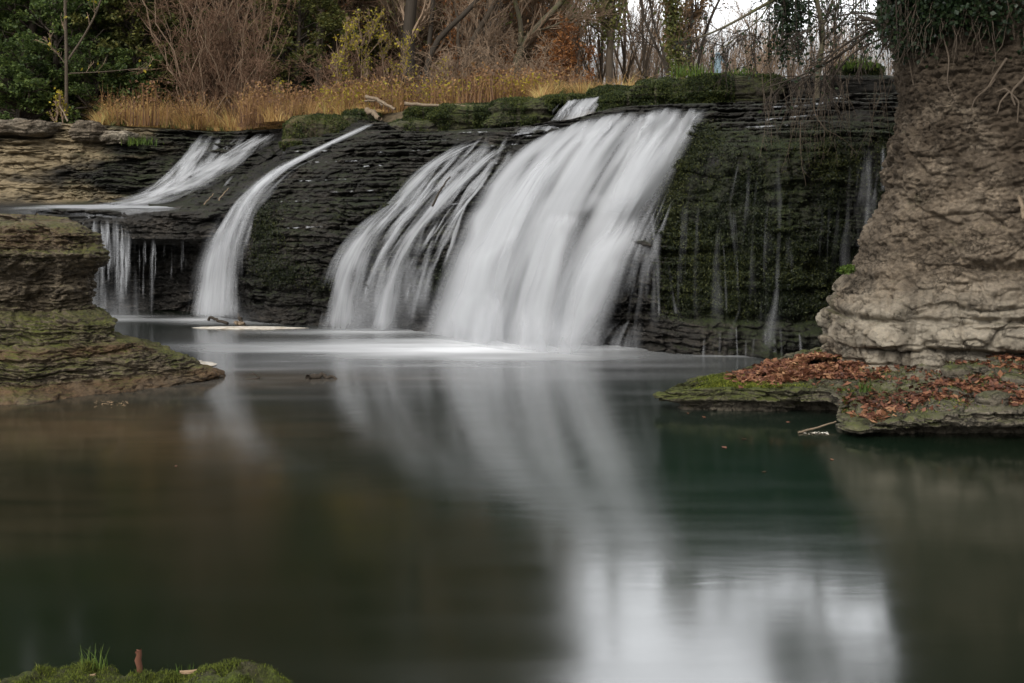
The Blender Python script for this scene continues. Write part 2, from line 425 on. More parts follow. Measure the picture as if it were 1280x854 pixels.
# ---------------------------------------------------------------- cliff shape: distance Y of the rock face at (X, Z)
TAB = [
    (-24, [(-1, 28), (0, 28), (2.3, 28), (2.42, 29), (2.5, 32), (2.6, 32.6), (3.6, 33), (5.2, 33.6)]),
    (-15.5, [(-1, 27.5), (0, 27.5), (2.3, 27.2), (2.42, 28), (2.5, 32), (2.6, 32.6), (3.6, 33), (5.2, 33.7)]),
    (-12.5, [(-1, 27.8), (0, 27.8), (1.5, 27.9), (1.8, 26.5), (2.3, 26.9), (2.42, 27.8), (2.5, 31.5), (2.6, 32.4), (3.6, 33), (5.2, 34.2)]),
    (-10.5, [(-1, 27.9), (0, 27.9), (1.55, 28), (1.8, 26.4), (2.3, 26.8), (2.42, 27.6), (2.5, 30.5), (2.6, 32.2), (3.6, 33.4), (5.2, 35.2)]),
    (-9.3, [(-1, 27.8), (0, 27.8), (1.55, 28), (1.8, 26.4), (2.3, 26.8), (2.42, 27.5), (2.5, 29.5), (2.62, 31.8), (3.6, 33.4), (5.2, 35.6)]),
    (-7.9, [(-1, 27.7), (0, 27.7), (1.55, 27.8), (1.8, 26.4), (2.3, 26.7), (2.45, 27.2), (2.6, 28.6), (2.8, 30.5), (3.6, 32.6), (5.2, 35)]),
    (-7.0, [(-1, 27.1), (0, 27.0), (1.55, 27.0), (1.8, 26.3), (2.3, 26.6), (2.5, 27.1), (2.8, 28.4), (3.2, 30.0), (3.8, 32), (5.2, 34)]),
    (-6.2, [(-1, 26.0), (0, 25.9), (1.2, 25.9), (1.8, 25.9), (2.4, 26.3), (2.8, 27.2), (3.3, 28.6), (3.9, 30.2), (4.6, 32), (5.2, 33)]),
    (-5.3, [(-1, 25.2), (0, 25.1), (1.2, 24.9), (1.8, 25.0), (2.4, 25.4), (2.9, 26.1), (3.4, 27.0), (3.9, 28.4), (4.6, 30.4), (5.2, 32)]),
    (-3.84, [(-1, 24.9), (0, 24.7), (1.2, 24.6), (1.8, 24.7), (2.4, 25.0), (3.0, 25.7), (3.6, 26.7), (4.2, 28.0), (4.7, 29.6), (5.2, 31.5)]),
    (-2.0, [(-1, 24.3), (0, 24.1), (1.2, 23.9), (1.8, 24.1), (2.4, 24.5), (3.0, 25.1), (3.7, 26.3), (4.3, 27.4), (4.75, 28.4), (5.2, 30)]),
    (-0.3, [(-1, 22.8), (0, 22.7), (1.2, 22.9), (1.8, 23.2), (2.4, 23.6), (3.1, 24.4), (3.8, 25.5), (4.4, 26.6), (4.8, 27.7), (5.2, 29)]),
    (1.25, [(-1, 22.1), (0, 21.9), (1.2, 22.1), (1.8, 22.4), (2.4, 22.7), (3.2, 23.2), (3.9, 24.1), (4.5, 25.2), (4.8, 26.2), (5.2, 28)]),
    (2.4, [(-1, 21.5), (0, 21.3), (1.2, 21.4), (1.8, 21.6), (2.4, 21.8), (3.2, 22.2), (3.9, 22.7), (4.5, 23.4), (4.8, 24.2), (5.2, 26)]),
    (3.5, [(-1, 20.6), (0.0, 20.4), (0.4, 20.5), (0.6, 20.8), (1.2, 20.9), (1.8, 20.9), (2.4, 21.0), (3.3, 21.2), (3.8, 21.6), (4.3, 22.4), (4.75, 23.4), (5.2, 25.5)]),
    (4.6, [(-1, 20.2), (0.0, 20.1), (0.4, 20.2), (0.6, 20.6), (1.2, 20.7), (1.8, 20.6), (2.4, 20.6), (3.3, 20.7), (3.7, 21.0), (4.2, 21.9), (4.75, 23.2), (5.2, 25)]),
    (7.0, [(-1, 20.2), (0.0, 20.1), (0.4, 20.2), (0.6, 20.6), (1.2, 20.7), (1.8, 20.6), (2.4, 20.6), (3.4, 20.7), (3.9, 21.2), (4.4, 22.0), (4.9, 23.2), (5.2, 25)]),
    (14, [(-1, 20.5), (0, 20.4), (2.4, 20.6), (3.4, 20.8), (4.4, 22.0), (4.9, 23.2), (5.2, 25)]),
]
GX = np.linspace(-24, 14, 381); GZ = np.linspace(-1, 5.2, 249)
_tx = np.array([t[0] for t in TAB])
_rows = np.array([np.interp(GZ, [a for a, _ in t[1]], [b for _, b in t[1]]) for t in TAB])
GF = np.array([np.interp(GX, _tx, _rows[:, j]) for j in range(len(GZ))]).T
GF = blur(GF, 3, 0); GF = blur(GF, 1, 1)


def face(X, Z):
    X, Z = np.broadcast_arrays(np.asarray(X, float), np.asarray(Z, float))
    fx = np.clip((X - GX[0]) / (GX[1] - GX[0]), 0, len(GX) - 1.001); fz = np.clip((Z - GZ[0]) / (GZ[1] - GZ[0]), 0, len(GZ) - 1.001)
    i = fx.astype(int); j = fz.astype(int); a = fx - i; b = fz - j
    return (GF[i, j] * (1 - a) * (1 - b) + GF[i + 1, j] * a * (1 - b) + GF[i, j + 1] * (1 - a) * b + GF[i + 1, j + 1] * a * b)


def hit(px, py, lo=18.0, hi=38.0, fallback=None):
    """distance at which the ray through a pixel first meets the cliff face"""
    px, py = np.broadcast_arrays(np.asarray(px, float), np.asarray(py, float))
    best = np.full(px.shape, np.nan)
    for Y in np.arange(lo, hi, 0.05):
        p = at(px, py, Y)
        g = face(p[..., 0], p[..., 2]) <= Y
        best = np.where(np.isnan(best) & g, Y, best)
    return np.where(np.isnan(best), hi if fallback is None else fallback, best)


def layers(Z, seed, tmin, tmax, zmin=-2.0, zmax=9.0):
    r = np.random.default_rng(seed)
    b = [zmin]
    while b[-1] < zmax:
        b.append(b[-1] + r.uniform(tmin, tmax))
    b = np.array(b)
    i = np.clip(np.searchsorted(b, Z) - 1, 0, len(b) - 2)
    return i, b[i], b[i + 1]


ZTOPX = [-24, -15, -9, -6, -4.0, -3.3, -2.8, -1.5, -0.3, 1.2, 2.2, 5, 8, 14]; ZTOPZ = [5.0, 4.97, 4.7, 4.75, 4.76, 4.7, 4.40, 4.36, 4.40, 4.50, 4.72, 4.75, 4.95, 5.0]
GRX = [-24, -15, -9, -6, -4, -2, 0, 3, 5, 8, 14]; GRZ = [4.85, 4.85, 4.58, 4.75, 4.95, 5.15, 5.25, 5.35, 5.2, 4.9, 4.9]


def build_cliff():
    xs = np.concatenate([np.linspace(-24, -13, 160, endpoint=False), np.linspace(-13, 8.2, 900, endpoint=False), np.linspace(8.2, 14, 60)])
    t = np.linspace(0, 1, 340)
    X = np.broadcast_to(xs, (len(t), len(xs))).copy()
    ZT = np.interp(xs, ZTOPX, ZTOPZ) + 0.05 * fbm(xs * 1.3, 0, 0, 5)
    Z = -0.45 + (ZT[None, :] + 0.45) * t[:, None]
    # strata: warped height decides the bed, the bed decides how far it juts out
    zw = Z + 0.12 * fbm(X * 0.18, 3.3, 0, 21, 3) + 0.012 * X + 0.055 * fbm(X * 1.4, Z * 1.2, 0, 23, 3) + 0.012 * fbm(X * 9, Z * 9, 0, 24, 2)
    i, zb, zt = layers(zw, 4, 0.05, 0.17)
    f = (zw - zb) / (zt - zb)
    zq = Z + (zb - zw) + (zt - zb) * sstep(0.62, 1.0, f)
    mossy = sstep(2.6, 3.6, X) * sstep(4.1, 3.6, Z)
    mossmid = sstep(-6.3, -5.4, X) * sstep(-1.2, -2.2, X) * sstep(3.1, 2.2, Z)
    brk = sstep(-0.35, 0.25, fbm(X * 0.9, Z * 1.6, 0, 25, 3))
    kk = np.maximum(mossy * .7, 0.75 * (1 - brk))
    zq = zq * (1 - kk) + Z * kk
    Y = face(X, zq)
    wob = 0.22 * fbm(X * 0.7, Z * 0.9, 0.0, 31, 3)
    cell = np.floor((X + 0.35 * vnoise(X * 1.2, i * 3.1, 0, 3)) * (1.1 + 2.4 * _hash(i, i * 0, i * 0, 9)) + 50 * _hash(i, i * 0, i * 0, 7))
    jut = ((_hash(cell, i, 0 * i, 12) - 0.4) * 0.26 + (_hash(i, 0 * i, 0 * i, 15) - 0.5) * 0.24) * (.3 + .8 * brk)
    groove = -0.10 * np.exp(-(f / 0.13) ** 2) * brk
    xw = X + 0.05 * fbm(X * 4, Z * 4, 0, 43, 2)
    fac = 0.15 * facets(xw / 0.34, zw / 0.10, 44, 1.0, 1.2, 0.35) * (0.35 + 0.9 * brk) + 0.07 * facets(xw / 0.13, zw / 0.055, 46, 1.0, 1.0, 0.2) + 0.24 * facets(xw / 0.9, zw / 0.33, 48, 1.0, .8, 0.15)
    rough = 0.07 * fbm(X * 6, Z * 9, 0.0, 41, 5, 0.65) + fac * (1 - 0.5 * mossy)
    amp = 1 - 0.6 * mossy
    lump = mossy * (0.34 * fbm(X * 2.0, Z * 1.3, 0, 51, 4, 0.6) + 0.18 * np.abs(fbm(X * 6, Z * 3.5, 0, 53, 3)))
    Y = Y + wob - jut * amp - groove * amp - rough - lump
    top = (t > 0.995)
    pts = np.stack([X, Y, Z], -1)
    # plateau behind the lip
    back = []
    lastY = Y[-1]; lastZ = Z[-1]
    for dy in (0.3, 0.8, 1.6, 3.0, 5.0, 9.0):
        zz = lastZ + 0.03 * dy + 0.06 * fbm(xs * 1.5, dy, 0, 61)
        back.append(np.stack([xs, lastY + dy, zz], -1))
    pts = np.concatenate([pts, np.array(back)], 0)
    Xa, Za = pts[..., 0], pts[..., 2]
    moss = (0.62 + .5 * fbm(Xa * 1.2, Za * .7, 0, 73, 3)) * sstep(2.6, 3.4, Xa) * sstep(4.5, 3.9, Za) + 0.25 * sstep(-6.3, -5.4, Xa) * sstep(-1.0, -2.4, Xa) * sstep(3.3, 2.4, Za) \
        + 0.25 * sstep(-7.5, -9, Xa) * sstep(2.6, 2.9, Za) * sstep(-13.5, -12, Xa) - 0.5 * sstep(-12.6, -13.4, Xa) - 0.25 * sstep(0.7, 0.3, Za)
    moss = moss - 0.3 * sstep(-7.2, -7.6, Xa) * sstep(2.5, 2.4, Za)
    tone = sstep(-8.5, -11.5, Xa) * sstep(2.5, 2.7, Za) * 1.6 * sstep(-0.2, 0.3, fbm(Xa * 0.5, Za * 1.5, 0, 71) + 0.3 * sstep(-11, -13, Xa))
    m = Mesh(); m.add(pts, gridq(len(pts), len(xs)))
    o = m.build('cliff', M['cliff'], attrs={'moss': moss, 'tone': tone})
    tag(o, 'dark layered wet rock cliff the waterfalls run down', None, kind='structure')
    return pts, moss


CL, CLM = build_cliff()

# hanging moss on the dark right-hand face and mid cliff: small drooping tufts
def build_cliff_moss():
    rng = np.random.default_rng(3)
    P = CL[:340]; N = np.cross(np.gradient(P, axis=1), np.gradient(P, axis=0))
    ok = (P[..., 2] > 0.5)
    X, Z = P[..., 0], P[..., 2]
    w = np.clip(fbm(X * 1.4, Z * 0.7, 0, 81, 4) * 2.0 + 0.75, 0.06, 1) * sstep(2.5, 3.2, X) * sstep(4.45, 3.9, Z) * sstep(8.5, 8.0, X) * sstep(0.5, 1.0, Z)
    w2 = np.clip(fbm(X * 0.9, Z * 0.9, 0, 83, 4) * 2 + 0.15, 0, 1) * sstep(-6.2, -5.4, X) * sstep(-0.8, -1.8, X) * sstep(3.4, 2.4, Z) * sstep(0.7, 1.1, Z)
    w = np.where(ok, w + 0.6 * w2, 0).ravel()
    idx = rng.choice(len(w), 160000, p=w / w.sum())
    pts = P.reshape(-1, 3)[idx] + rng.normal(0, 0.012, (len(idx), 3)); pts[:, 1] -= rng.uniform(0.0, 0.05, len(idx))
    m = Mesh(); leaves(m, pts, 0.02, rng, aspect=2.8, droop=1.0)
    o = m.build('moss', M['cliffmoss'], smooth=False)
    tag(o, 'dark green moss hanging in tufts on the cliff', None, kind='stuff')


build_cliff_moss()

# ---------------------------------------------------------------- water, bed, ground
def build_water():
    xs = np.concatenate([np.linspace(-150, -16, 20, endpoint=False), np.linspace(-16, 9, 420), np.linspace(9.5, 150, 20)])
    ys = np.concatenate([np.linspace(-60, 6, 12, endpoint=False), np.linspace(6, 29, 460)])
    X, Y = np.meshgrid(xs, ys)
    P = np.stack([X, Y, 0 * X], -1)

    def el(px, py, rx, ry, a=1.0, pw=2.0):
        c = wl(px, py); d = ((X - c[0]) / rx) ** 2 + ((Y - c[1]) / ry) ** 2
        return a * np.exp(-d ** (pw / 2))
    st = fbm(X * 0.45, Y * 2.4, 0, 91, 4)
    foam = el(640, 430, 1.9, 1.0, 1.2) + el(600, 440, 2.8, 1.3, .6) + el(560, 431, 2.8, 0.7, 0.95) + el(420, 434, 3.0, .6, .4) + el(450, 436, 2.4, 0.38, 0.75) + el(720, 436, 0.8, 0.5, 0.6)
    foam += el(470, 415, 1.5, 0.55, 0.6) + el(400, 415, 1.6, 0.4, 0.35)
    foam += el(270, 399, 0.9, 0.6, 0.9) + el(300, 403, 1.2, 0.45, 0.4) + el(135, 398, 0.9, 0.6, 0.8) + el(210, 400, 1.6, .35, 0.25)
    foam += el(910, 445, 0.7, 0.12, 0.3) + el(970, 446, 0.6, 0.12, 0.3)
    foam = (1 - np.exp(-1.1 * foam)) * (0.85 + 0.45 * st)
    foam += 0.10 * el(520, 460, 6, 1.2) * (0.6 + st)
    foam += 0.16 * np.clip(st, 0, 1) * el(560, 470, 5, 2.0)
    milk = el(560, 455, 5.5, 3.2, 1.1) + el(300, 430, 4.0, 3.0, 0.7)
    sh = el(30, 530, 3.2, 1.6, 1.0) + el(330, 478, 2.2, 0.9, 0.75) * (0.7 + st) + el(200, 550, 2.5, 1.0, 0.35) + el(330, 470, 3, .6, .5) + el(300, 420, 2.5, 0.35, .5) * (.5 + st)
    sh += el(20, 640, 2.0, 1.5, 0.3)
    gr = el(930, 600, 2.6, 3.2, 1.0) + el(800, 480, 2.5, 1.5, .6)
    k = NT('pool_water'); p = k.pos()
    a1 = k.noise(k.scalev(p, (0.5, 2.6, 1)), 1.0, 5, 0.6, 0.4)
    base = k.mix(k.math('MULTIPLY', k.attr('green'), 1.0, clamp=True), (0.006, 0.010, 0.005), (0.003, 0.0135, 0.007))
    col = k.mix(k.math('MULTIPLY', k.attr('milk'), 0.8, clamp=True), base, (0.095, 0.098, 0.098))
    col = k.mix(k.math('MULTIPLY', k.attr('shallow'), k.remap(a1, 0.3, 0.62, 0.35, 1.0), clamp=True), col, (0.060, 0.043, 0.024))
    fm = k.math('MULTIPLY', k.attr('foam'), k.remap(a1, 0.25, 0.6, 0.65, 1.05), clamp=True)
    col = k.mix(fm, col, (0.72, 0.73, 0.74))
    w1 = k.noise(k.scalev(p, (1.0, 3.0, 1)), 1.6, 3, 0.5, 0.6)
    w2 = k.noise(k.scalev(p, (0.35, 2.2, 1)), 1.0, 2, 0.5, 0.3)
    bp = k.n('Bump', {'Strength': 0.010, 'Distance': 0.1, 'Height': k.math('ADD', k.math('MULTIPLY', w1, 0.6), w2)})
    r = k.n('Mix', {0: fm, 2: k.remap(w2, 0.35, 0.65, 0.11, 0.145), 3: 0.85})
    mat = k.finish(k.n('BsdfPrincipled', {'Base Color': col, 'Roughness': r, 'IOR': 1.95, 'Normal': bp}))
    m = Mesh(); m.add(P, gridq(len(ys), len(xs)))
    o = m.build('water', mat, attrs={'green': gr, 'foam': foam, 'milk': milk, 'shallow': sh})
    tag(o, 'still dark green pool below the falls, blurred by long exposure', None, kind='structure')
    m = Mesh(); m.add([(-160, -70, -1.2), (160, -70, -1.2), (160, 34, -1.2), (-160, 34, -1.2)], [(0, 1, 2, 3)])
    tag(m.build('river_bed', M['bed']), None, None, kind='structure')


build_water()


def gz(X, Y):
    """height of the wooded ground above the falls"""
    X = np.asarray(X, float); Y = np.asarray(Y, float)
    return np.interp(X, GRX, GRZ) + 0.028 * np.clip(Y - 28, 0, 60) * sstep(6, -4, X) + 0.10 * fbm(X * 0.35, Y * 0.35, 0, 101, 3)


def build_ground():
    xs = np.concatenate([np.linspace(-400, -40, 20, endpoint=False), np.linspace(-40, 40, 220), np.linspace(45, 400, 20)])
    s = np.concatenate([np.linspace(0, 1, 120, endpoint=False) ** 1.3 * 60, np.linspace(60, 700, 20)])
    lip = np.interp(xs, [-40, -24, -15, -9, -6, -3.8, 0, 2.5, 8, 14, 40], [33, 33.5, 33.7, 35.2, 32.2, 30.2, 28.2, 25.6, 24, 24, 24])
    X = np.broadcast_to(xs, (len(s), len(xs))); Y = lip[None] + s[:, None]
    Z = gz(X, Y) - 1.0 * (1 - sstep(0, 2.4, s))[:, None]
    m = Mesh(); m.add(np.stack([X, Y, Z], -1), gridq(len(s), len(xs)))
    tag(m.build('ground', M['ground']), 'leafy wooded ground above the falls', None, kind='structure')


build_ground()

# ---------------------------------------------------------------- falling water
def flow_lines(lines, nv, nu):
    Ls = []
    for L in lines:
        L = np.array([(p + (np.nan,))[:3] if len(p) == 2 else p for p in L], float)
        d = np.concatenate([[0], np.cumsum(np.hypot(np.diff(L[:, 0]), np.diff(L[:, 1])))]); d /= d[-1]
        t = np.linspace(0, 1, nv)
        cols = [np.interp(t, d, L[:, k]) for k in (0, 1)]
        yk = L[:, 2]; g = ~np.isnan(yk)
        cols.append(np.interp(t, d[g], yk[g]) if g.any() else np.full(nv, np.nan))
        Ls.append(np.stack(cols, -1))
    A = np.array(Ls)
    A = np.stack([blur(A[..., k], max(1, nv // 30), 1) for k in range(3)], -1)
    u0 = np.linspace(0, 1, len(lines)); u = np.linspace(0, 1, nu)
    out = np.zeros((nv, nu, 3))
    for k in range(3):
        for j in range(nv):
            out[j, :, k] = np.interp(u, u0, A[:, j, k])
    return out, u, np.linspace(0, 1, nv)


def ribbon(center):
    """[(px,py,width[,Y])] -> two edge lines"""
    a, b = [], []
    for c in center:
        px, py, w = c[:3]; y = (c[3],) if len(c) > 3 else ()
        a.append((px - w / 2, py - 0.15 * w * 0) + y); b.append((px + w / 2, py) + y)
    return [a, b]


def sheet(lines, nv=90, nu=40, off=0.22, bulge=0.12, fold=0.05, dens=1.0, edge=0.18, top=0.06, bot=0.08, seed=0, smooth=5, fn=None, dfn=None, lo=18, hi=37, botd=0.0, layersn=1):
    G, u, v = flow_lines(lines, nv, nu)
    Y = G[..., 2]
    h = hit(G[..., 0], G[..., 1], lo, hi)
    Y = np.where(np.isnan(Y), h, Y)
    Y = blur(blur(Y, smooth, 0), max(1, nu // 20), 1)
    U, V = np.meshgrid(u, v)
    P0 = at(G[..., 0], G[..., 1], Y)
    wid = np.linalg.norm(P0[:, -1] - P0[:, 0], axis=-1).mean(); ln = np.linalg.norm(np.diff(P0.mean(1), axis=0), axis=-1).sum()
    fold_ = fold * (fbm(U * wid * 1.3, V * ln * 0.3, 0, 200 + seed, 3) * 2 + 0.5 * fbm(U * wid * 6, V * ln * 0.35, 0, 210 + seed, 2))
    Y = Y - off - bulge * np.sin(np.pi * np.clip(U, 0, 1)) - fold_
    if fn is not None:
        Y = Y - fn(U, V)
    er = edge * (0.75 + 0.9 * np.clip(0.5 + fbm(V * ln * 0.9, 3.3, 0, 220 + seed, 3), 0, 1.2)); el_ = edge * (0.75 + 0.9 * np.clip(0.5 + fbm(V * ln * 0.9, 8.1, 0, 230 + seed, 3), 0, 1.2))
    D = np.clip(U / el_, 0, 1) ** 1.4 * np.clip((1 - U) / er, 0, 1) ** 1.4 * sstep(0, top * (.6 + .8 * _hash(np.floor(U * 30), 0 * U, 0 * U, seed)), V)
    D = D * (botd + (1 - botd) * sstep(1.0, 1 - bot, V))
    D = dens * D
    if dfn is not None:
        D = D * dfn(U, V)
    P = at(G[..., 0], G[..., 1], Y)
    m = Mesh(); m.add(P, gridq(nv, nu))
    uv = np.stack([U * wid + seed * 3.7, V * ln], -1).reshape(-1, 2)
    return m, D.ravel(), uv


def threads(bounds, n, seed, w=(5, 12), d=(.3, .6), v0=(0, .3), v1=(.6, 1), drift=.12, off=.16, nv=70, smooth=2, lo=18, hi=37, step=0.0):
    """many thin strands finding their own way between two bounding lines"""
    r = np.random.default_rng(seed); G, u, v = flow_lines(bounds, nv, 21)
    m = Mesh(); DD, UU = [], []
    for k in range(n):
        a, b = r.uniform(*v0), r.uniform(*v1); t = np.linspace(a, b, nv)
        uc = np.clip(r.uniform(.02, .98) + drift * fbm(t * 3.0 + 10 * k, 0, 0, seed + k, 3), 0, 1)
        fi, fj = t * (nv - 1), uc * 20; i = np.clip(fi.astype(int), 0, nv - 2); j = np.clip(fj.astype(int), 0, 19); p = fi - i; q = fj - j
        c = lambda K: (G[i, j, K] * (1 - p) * (1 - q) + G[i + 1, j, K] * p * (1 - q) + G[i, j + 1, K] * (1 - p) * q + G[i + 1, j + 1, K] * p * q)
        px, py, yy = c(0), c(1), c(2)
        Y = np.where(np.isnan(yy), hit(px, py, lo, hi), yy); Y = blur(Y, smooth, 0) - off
        ww = r.uniform(*w) * (.7 + .5 * fbm(t * 6, k, 0, seed + 50, 2)) * (0.8 + .5 * (t - a))
        cu = np.linspace(-.5, .5, 6)
        P = at(px[:, None] + ww[:, None] * cu[None], py[:, None] + 0 * cu[None], Y[:, None] - .03 * (1 - (2 * cu[None]) ** 2))
        m.add(P, gridq(nv, 6))
        f = (t - a) / (b - a)
        D = 0.72 * r.uniform(*d) * (1 - (2 * cu[None]) ** 2) ** 1.3 * (sstep(0, .2, f) * sstep(1, .7, f) * (.85 + .5 * vnoise(t * 9, k * 3.3, 0, seed)).clip(.2, 1.3))[:, None]
        DD.append(D.ravel()); L = np.concatenate([[0], np.cumsum(np.linalg.norm(np.diff(P[:, 3], axis=0), axis=1))])
        UU.append(np.stack(np.broadcast_arrays(cu[None] * .12 + k * 1.7, L[:, None]), -1).reshape(-1, 2))
    return m, np.concatenate(DD), np.concatenate(UU)


def waterfall(name, label, specs, base, mat, group=None, cat='waterfall'):
    t = thing(name, label, cat, base, group)
    for k, (pname, mt, sp) in enumerate(specs):
        m, D, uv = threads(**sp) if 'bounds' in sp else sheet(**sp)
        m.build(pname, M[mt], t, attrs={'dens': D}, uv=uv)
    return t


def step_main(U, V):
    s = 0.30 * np.exp(-((U - 0.56) / 0.13) ** 2) * sstep(0.38, 0.46, V) * sstep(1.1, 0.6, V)
    s += 0.35 * np.exp(-((U - 0.86) / 0.12) ** 2) * sstep(0.55, 0.70, V)
    s += 0.16 * np.exp(-((U - 0.25) / 0.12) ** 2) * sstep(0.10, 0.3, V)
    for uc, vc, w_, a_ in ((.36, .30, .09, .26), (.62, .22, .08, .22), (.80, .40, .09, .24), (.18, .52, .10, .24), (.46, .60, .08, .22), (.70, .66, .07, .2)):
        s += 0.45 * a_ * np.exp(-((U - uc - .06 * (V - vc)) / w_) ** 2) * sstep(vc - .05, vc + .05, V) * sstep(vc + .55, vc + .1, V)
    s -= 0.16 * np.exp(-((U - 0.70) / 0.06) ** 2) * sstep(0.2, 0.35, V) + 0.12 * np.exp(-((U - 0.42) / 0.05) ** 2) * sstep(0.05, 0.2, V)
    return s


def gaps_main(U, V):
    g = 1 - 0.42 * (1 - sstep(0.0, 0.16, V)) * (0.6 + 0.8 * vnoise(U * 22, V * 3, 0, 5))
    for uc, du, w, v0, v1, a in ((.16, .06, .020, .12, .38, .5), (.30, -.03, .016, .05, .34, .45), (.40, -.04, .030, .10, .52, .42), (.50, .0, .014, .02, .28, .5), (.585, -.02, .02, .03, .36, .4), (.66, .0, .035, .40, .95, .5),
                                 (.74, .02, .014, .02, .30, .45), (.83, .0, .02, .06, .30, .35), (.22, .05, .018, .55, .9, .3), (.44, .03, .02, .6, .95, .3), (.92, .0, .03, .35, .6, .45), (.62, -.02, .012, .1, .5, .35)):
        c = uc + du * V
        g = g * (1 - a * np.exp(-((U - c) / w) ** 2) * sstep(v0, v0 + .1, V) * sstep(v1, v1 - .18, V))
    return g


mainL = [
    [(662, 172), (624, 205), (590, 245), (560, 300), (535, 360), (512, 434)],
    [(735, 145), (688, 190), (652, 245), (625, 305), (604, 365), (586, 436)],
    [(785, 135), (742, 185), (705, 245), (675, 305), (655, 365), (640, 438)],
    [(838, 129), (805, 185), (770, 250), (735, 310), (708, 370), (692, 440)],
    [(897, 130), (866, 180), (844, 230), (820, 272), (800, 318), (780, 370), (758, 440)],
]
waterfall('waterfall', 'broad main waterfall, the widest and brightest white veil right of centre', [
    ('veil', 'silk_main', dict(lines=mainL, nv=170, nu=140, off=0.28, bulge=0.30, fold=0.13, dfn=gaps_main, dens=0.78, edge=0.10, top=0.07, bot=0.08, botd=0.6, seed=1, fn=step_main)),
    ('left_fan', 'silk_main', dict(lines=[[(686, 168), (630, 208), (586, 255), (550, 318), (524, 375), (496, 438)], [(715, 172), (672, 215), (638, 270), (612, 330), (600, 380), (590, 440)], [(735, 182), (702, 225), (676, 280), (662, 335), (655, 385), (652, 442)]],
                                   nv=110, nu=80, off=0.98, bulge=0.22, fold=0.05, dens=0.60, edge=0.42, top=0.35, bot=0.06, botd=.7, seed=2)),
    ('middle_fan', 'silk_main', dict(lines=[[(672, 262), (655, 290), (640, 340), (628, 390), (618, 441)], [(706, 262), (694, 292), (684, 340), (676, 390), (668, 443)], [(744, 266), (738, 296), (724, 345), (708, 390), (700, 443)]],
                                     nv=90, nu=60, off=1.12, bulge=0.25, fold=0.04, dens=0.58, edge=0.40, top=0.10, bot=0.06, botd=.7, seed=3)),
    ('right_fan', 'silk_main', dict(lines=[[(770, 258), (738, 290), (712, 335), (694, 385), (684, 443)], [(792, 266), (768, 298), (742, 342), (722, 390), (712, 444)], [(818, 272), (808, 300), (790, 346), (774, 396), (766, 444)]],
                                    nv=90, nu=60, off=1.02, bulge=0.25, fold=0.05, dens=0.66, edge=0.36, top=0.22, bot=0.06, botd=.7, seed=34)),
    ('upper_shoulder', 'silk_main', dict(lines=[[(800, 150), (770, 185), (745, 225), (730, 262)], [(845, 150), (818, 185), (792, 228), (775, 268)], [(882, 152), (858, 186), (835, 225), (812, 262)]],
                                         nv=70, nu=60, off=0.95, bulge=0.18, fold=0.05, dens=0.48, edge=0.40, top=0.45, bot=0.3, botd=.2, seed=35)),
    ('lip_threads', 'silk_thin', dict(bounds=[[(735, 143), (720, 165), (700, 195)], [(893, 129), (875, 160), (850, 195)]], n=20, seed=36, w=(6, 18), d=(.15, .45), v0=(0, .15), v1=(.5, 1), off=.8, drift=.05)),
    ('edge_threads', 'silk_thin', dict(bounds=[[(850, 190), (820, 240), (795, 285), (775, 330), (760, 385), (742, 440)], [(872, 190), (842, 245), (826, 290), (812, 340), (808, 390), (800, 442)]], n=22, seed=37, w=(7, 22), d=(.10, .40), v0=(0, .6), v1=(.5, 1), off=.3)),
    ('mist', 'silk_main', dict(lines=[[(500, 372), (480, 446)], [(640, 360), (640, 452)], [(775, 385), (800, 450)]], nv=50, nu=80, off=1.5, bulge=0.1, dens=0.50, edge=0.4, top=1.0, bot=0.05, botd=.9, seed=33)),
    ('side_spill', 'silk_mid', dict(lines=ribbon([(788, 396, 34), (776, 408, 60), (768, 425, 78), (766, 443, 84)]), nv=40, nu=40, off=0.2, dens=0.38, edge=0.4, top=0.35, seed=38, botd=.5)),
], wl(640, 432), 'silk_main')

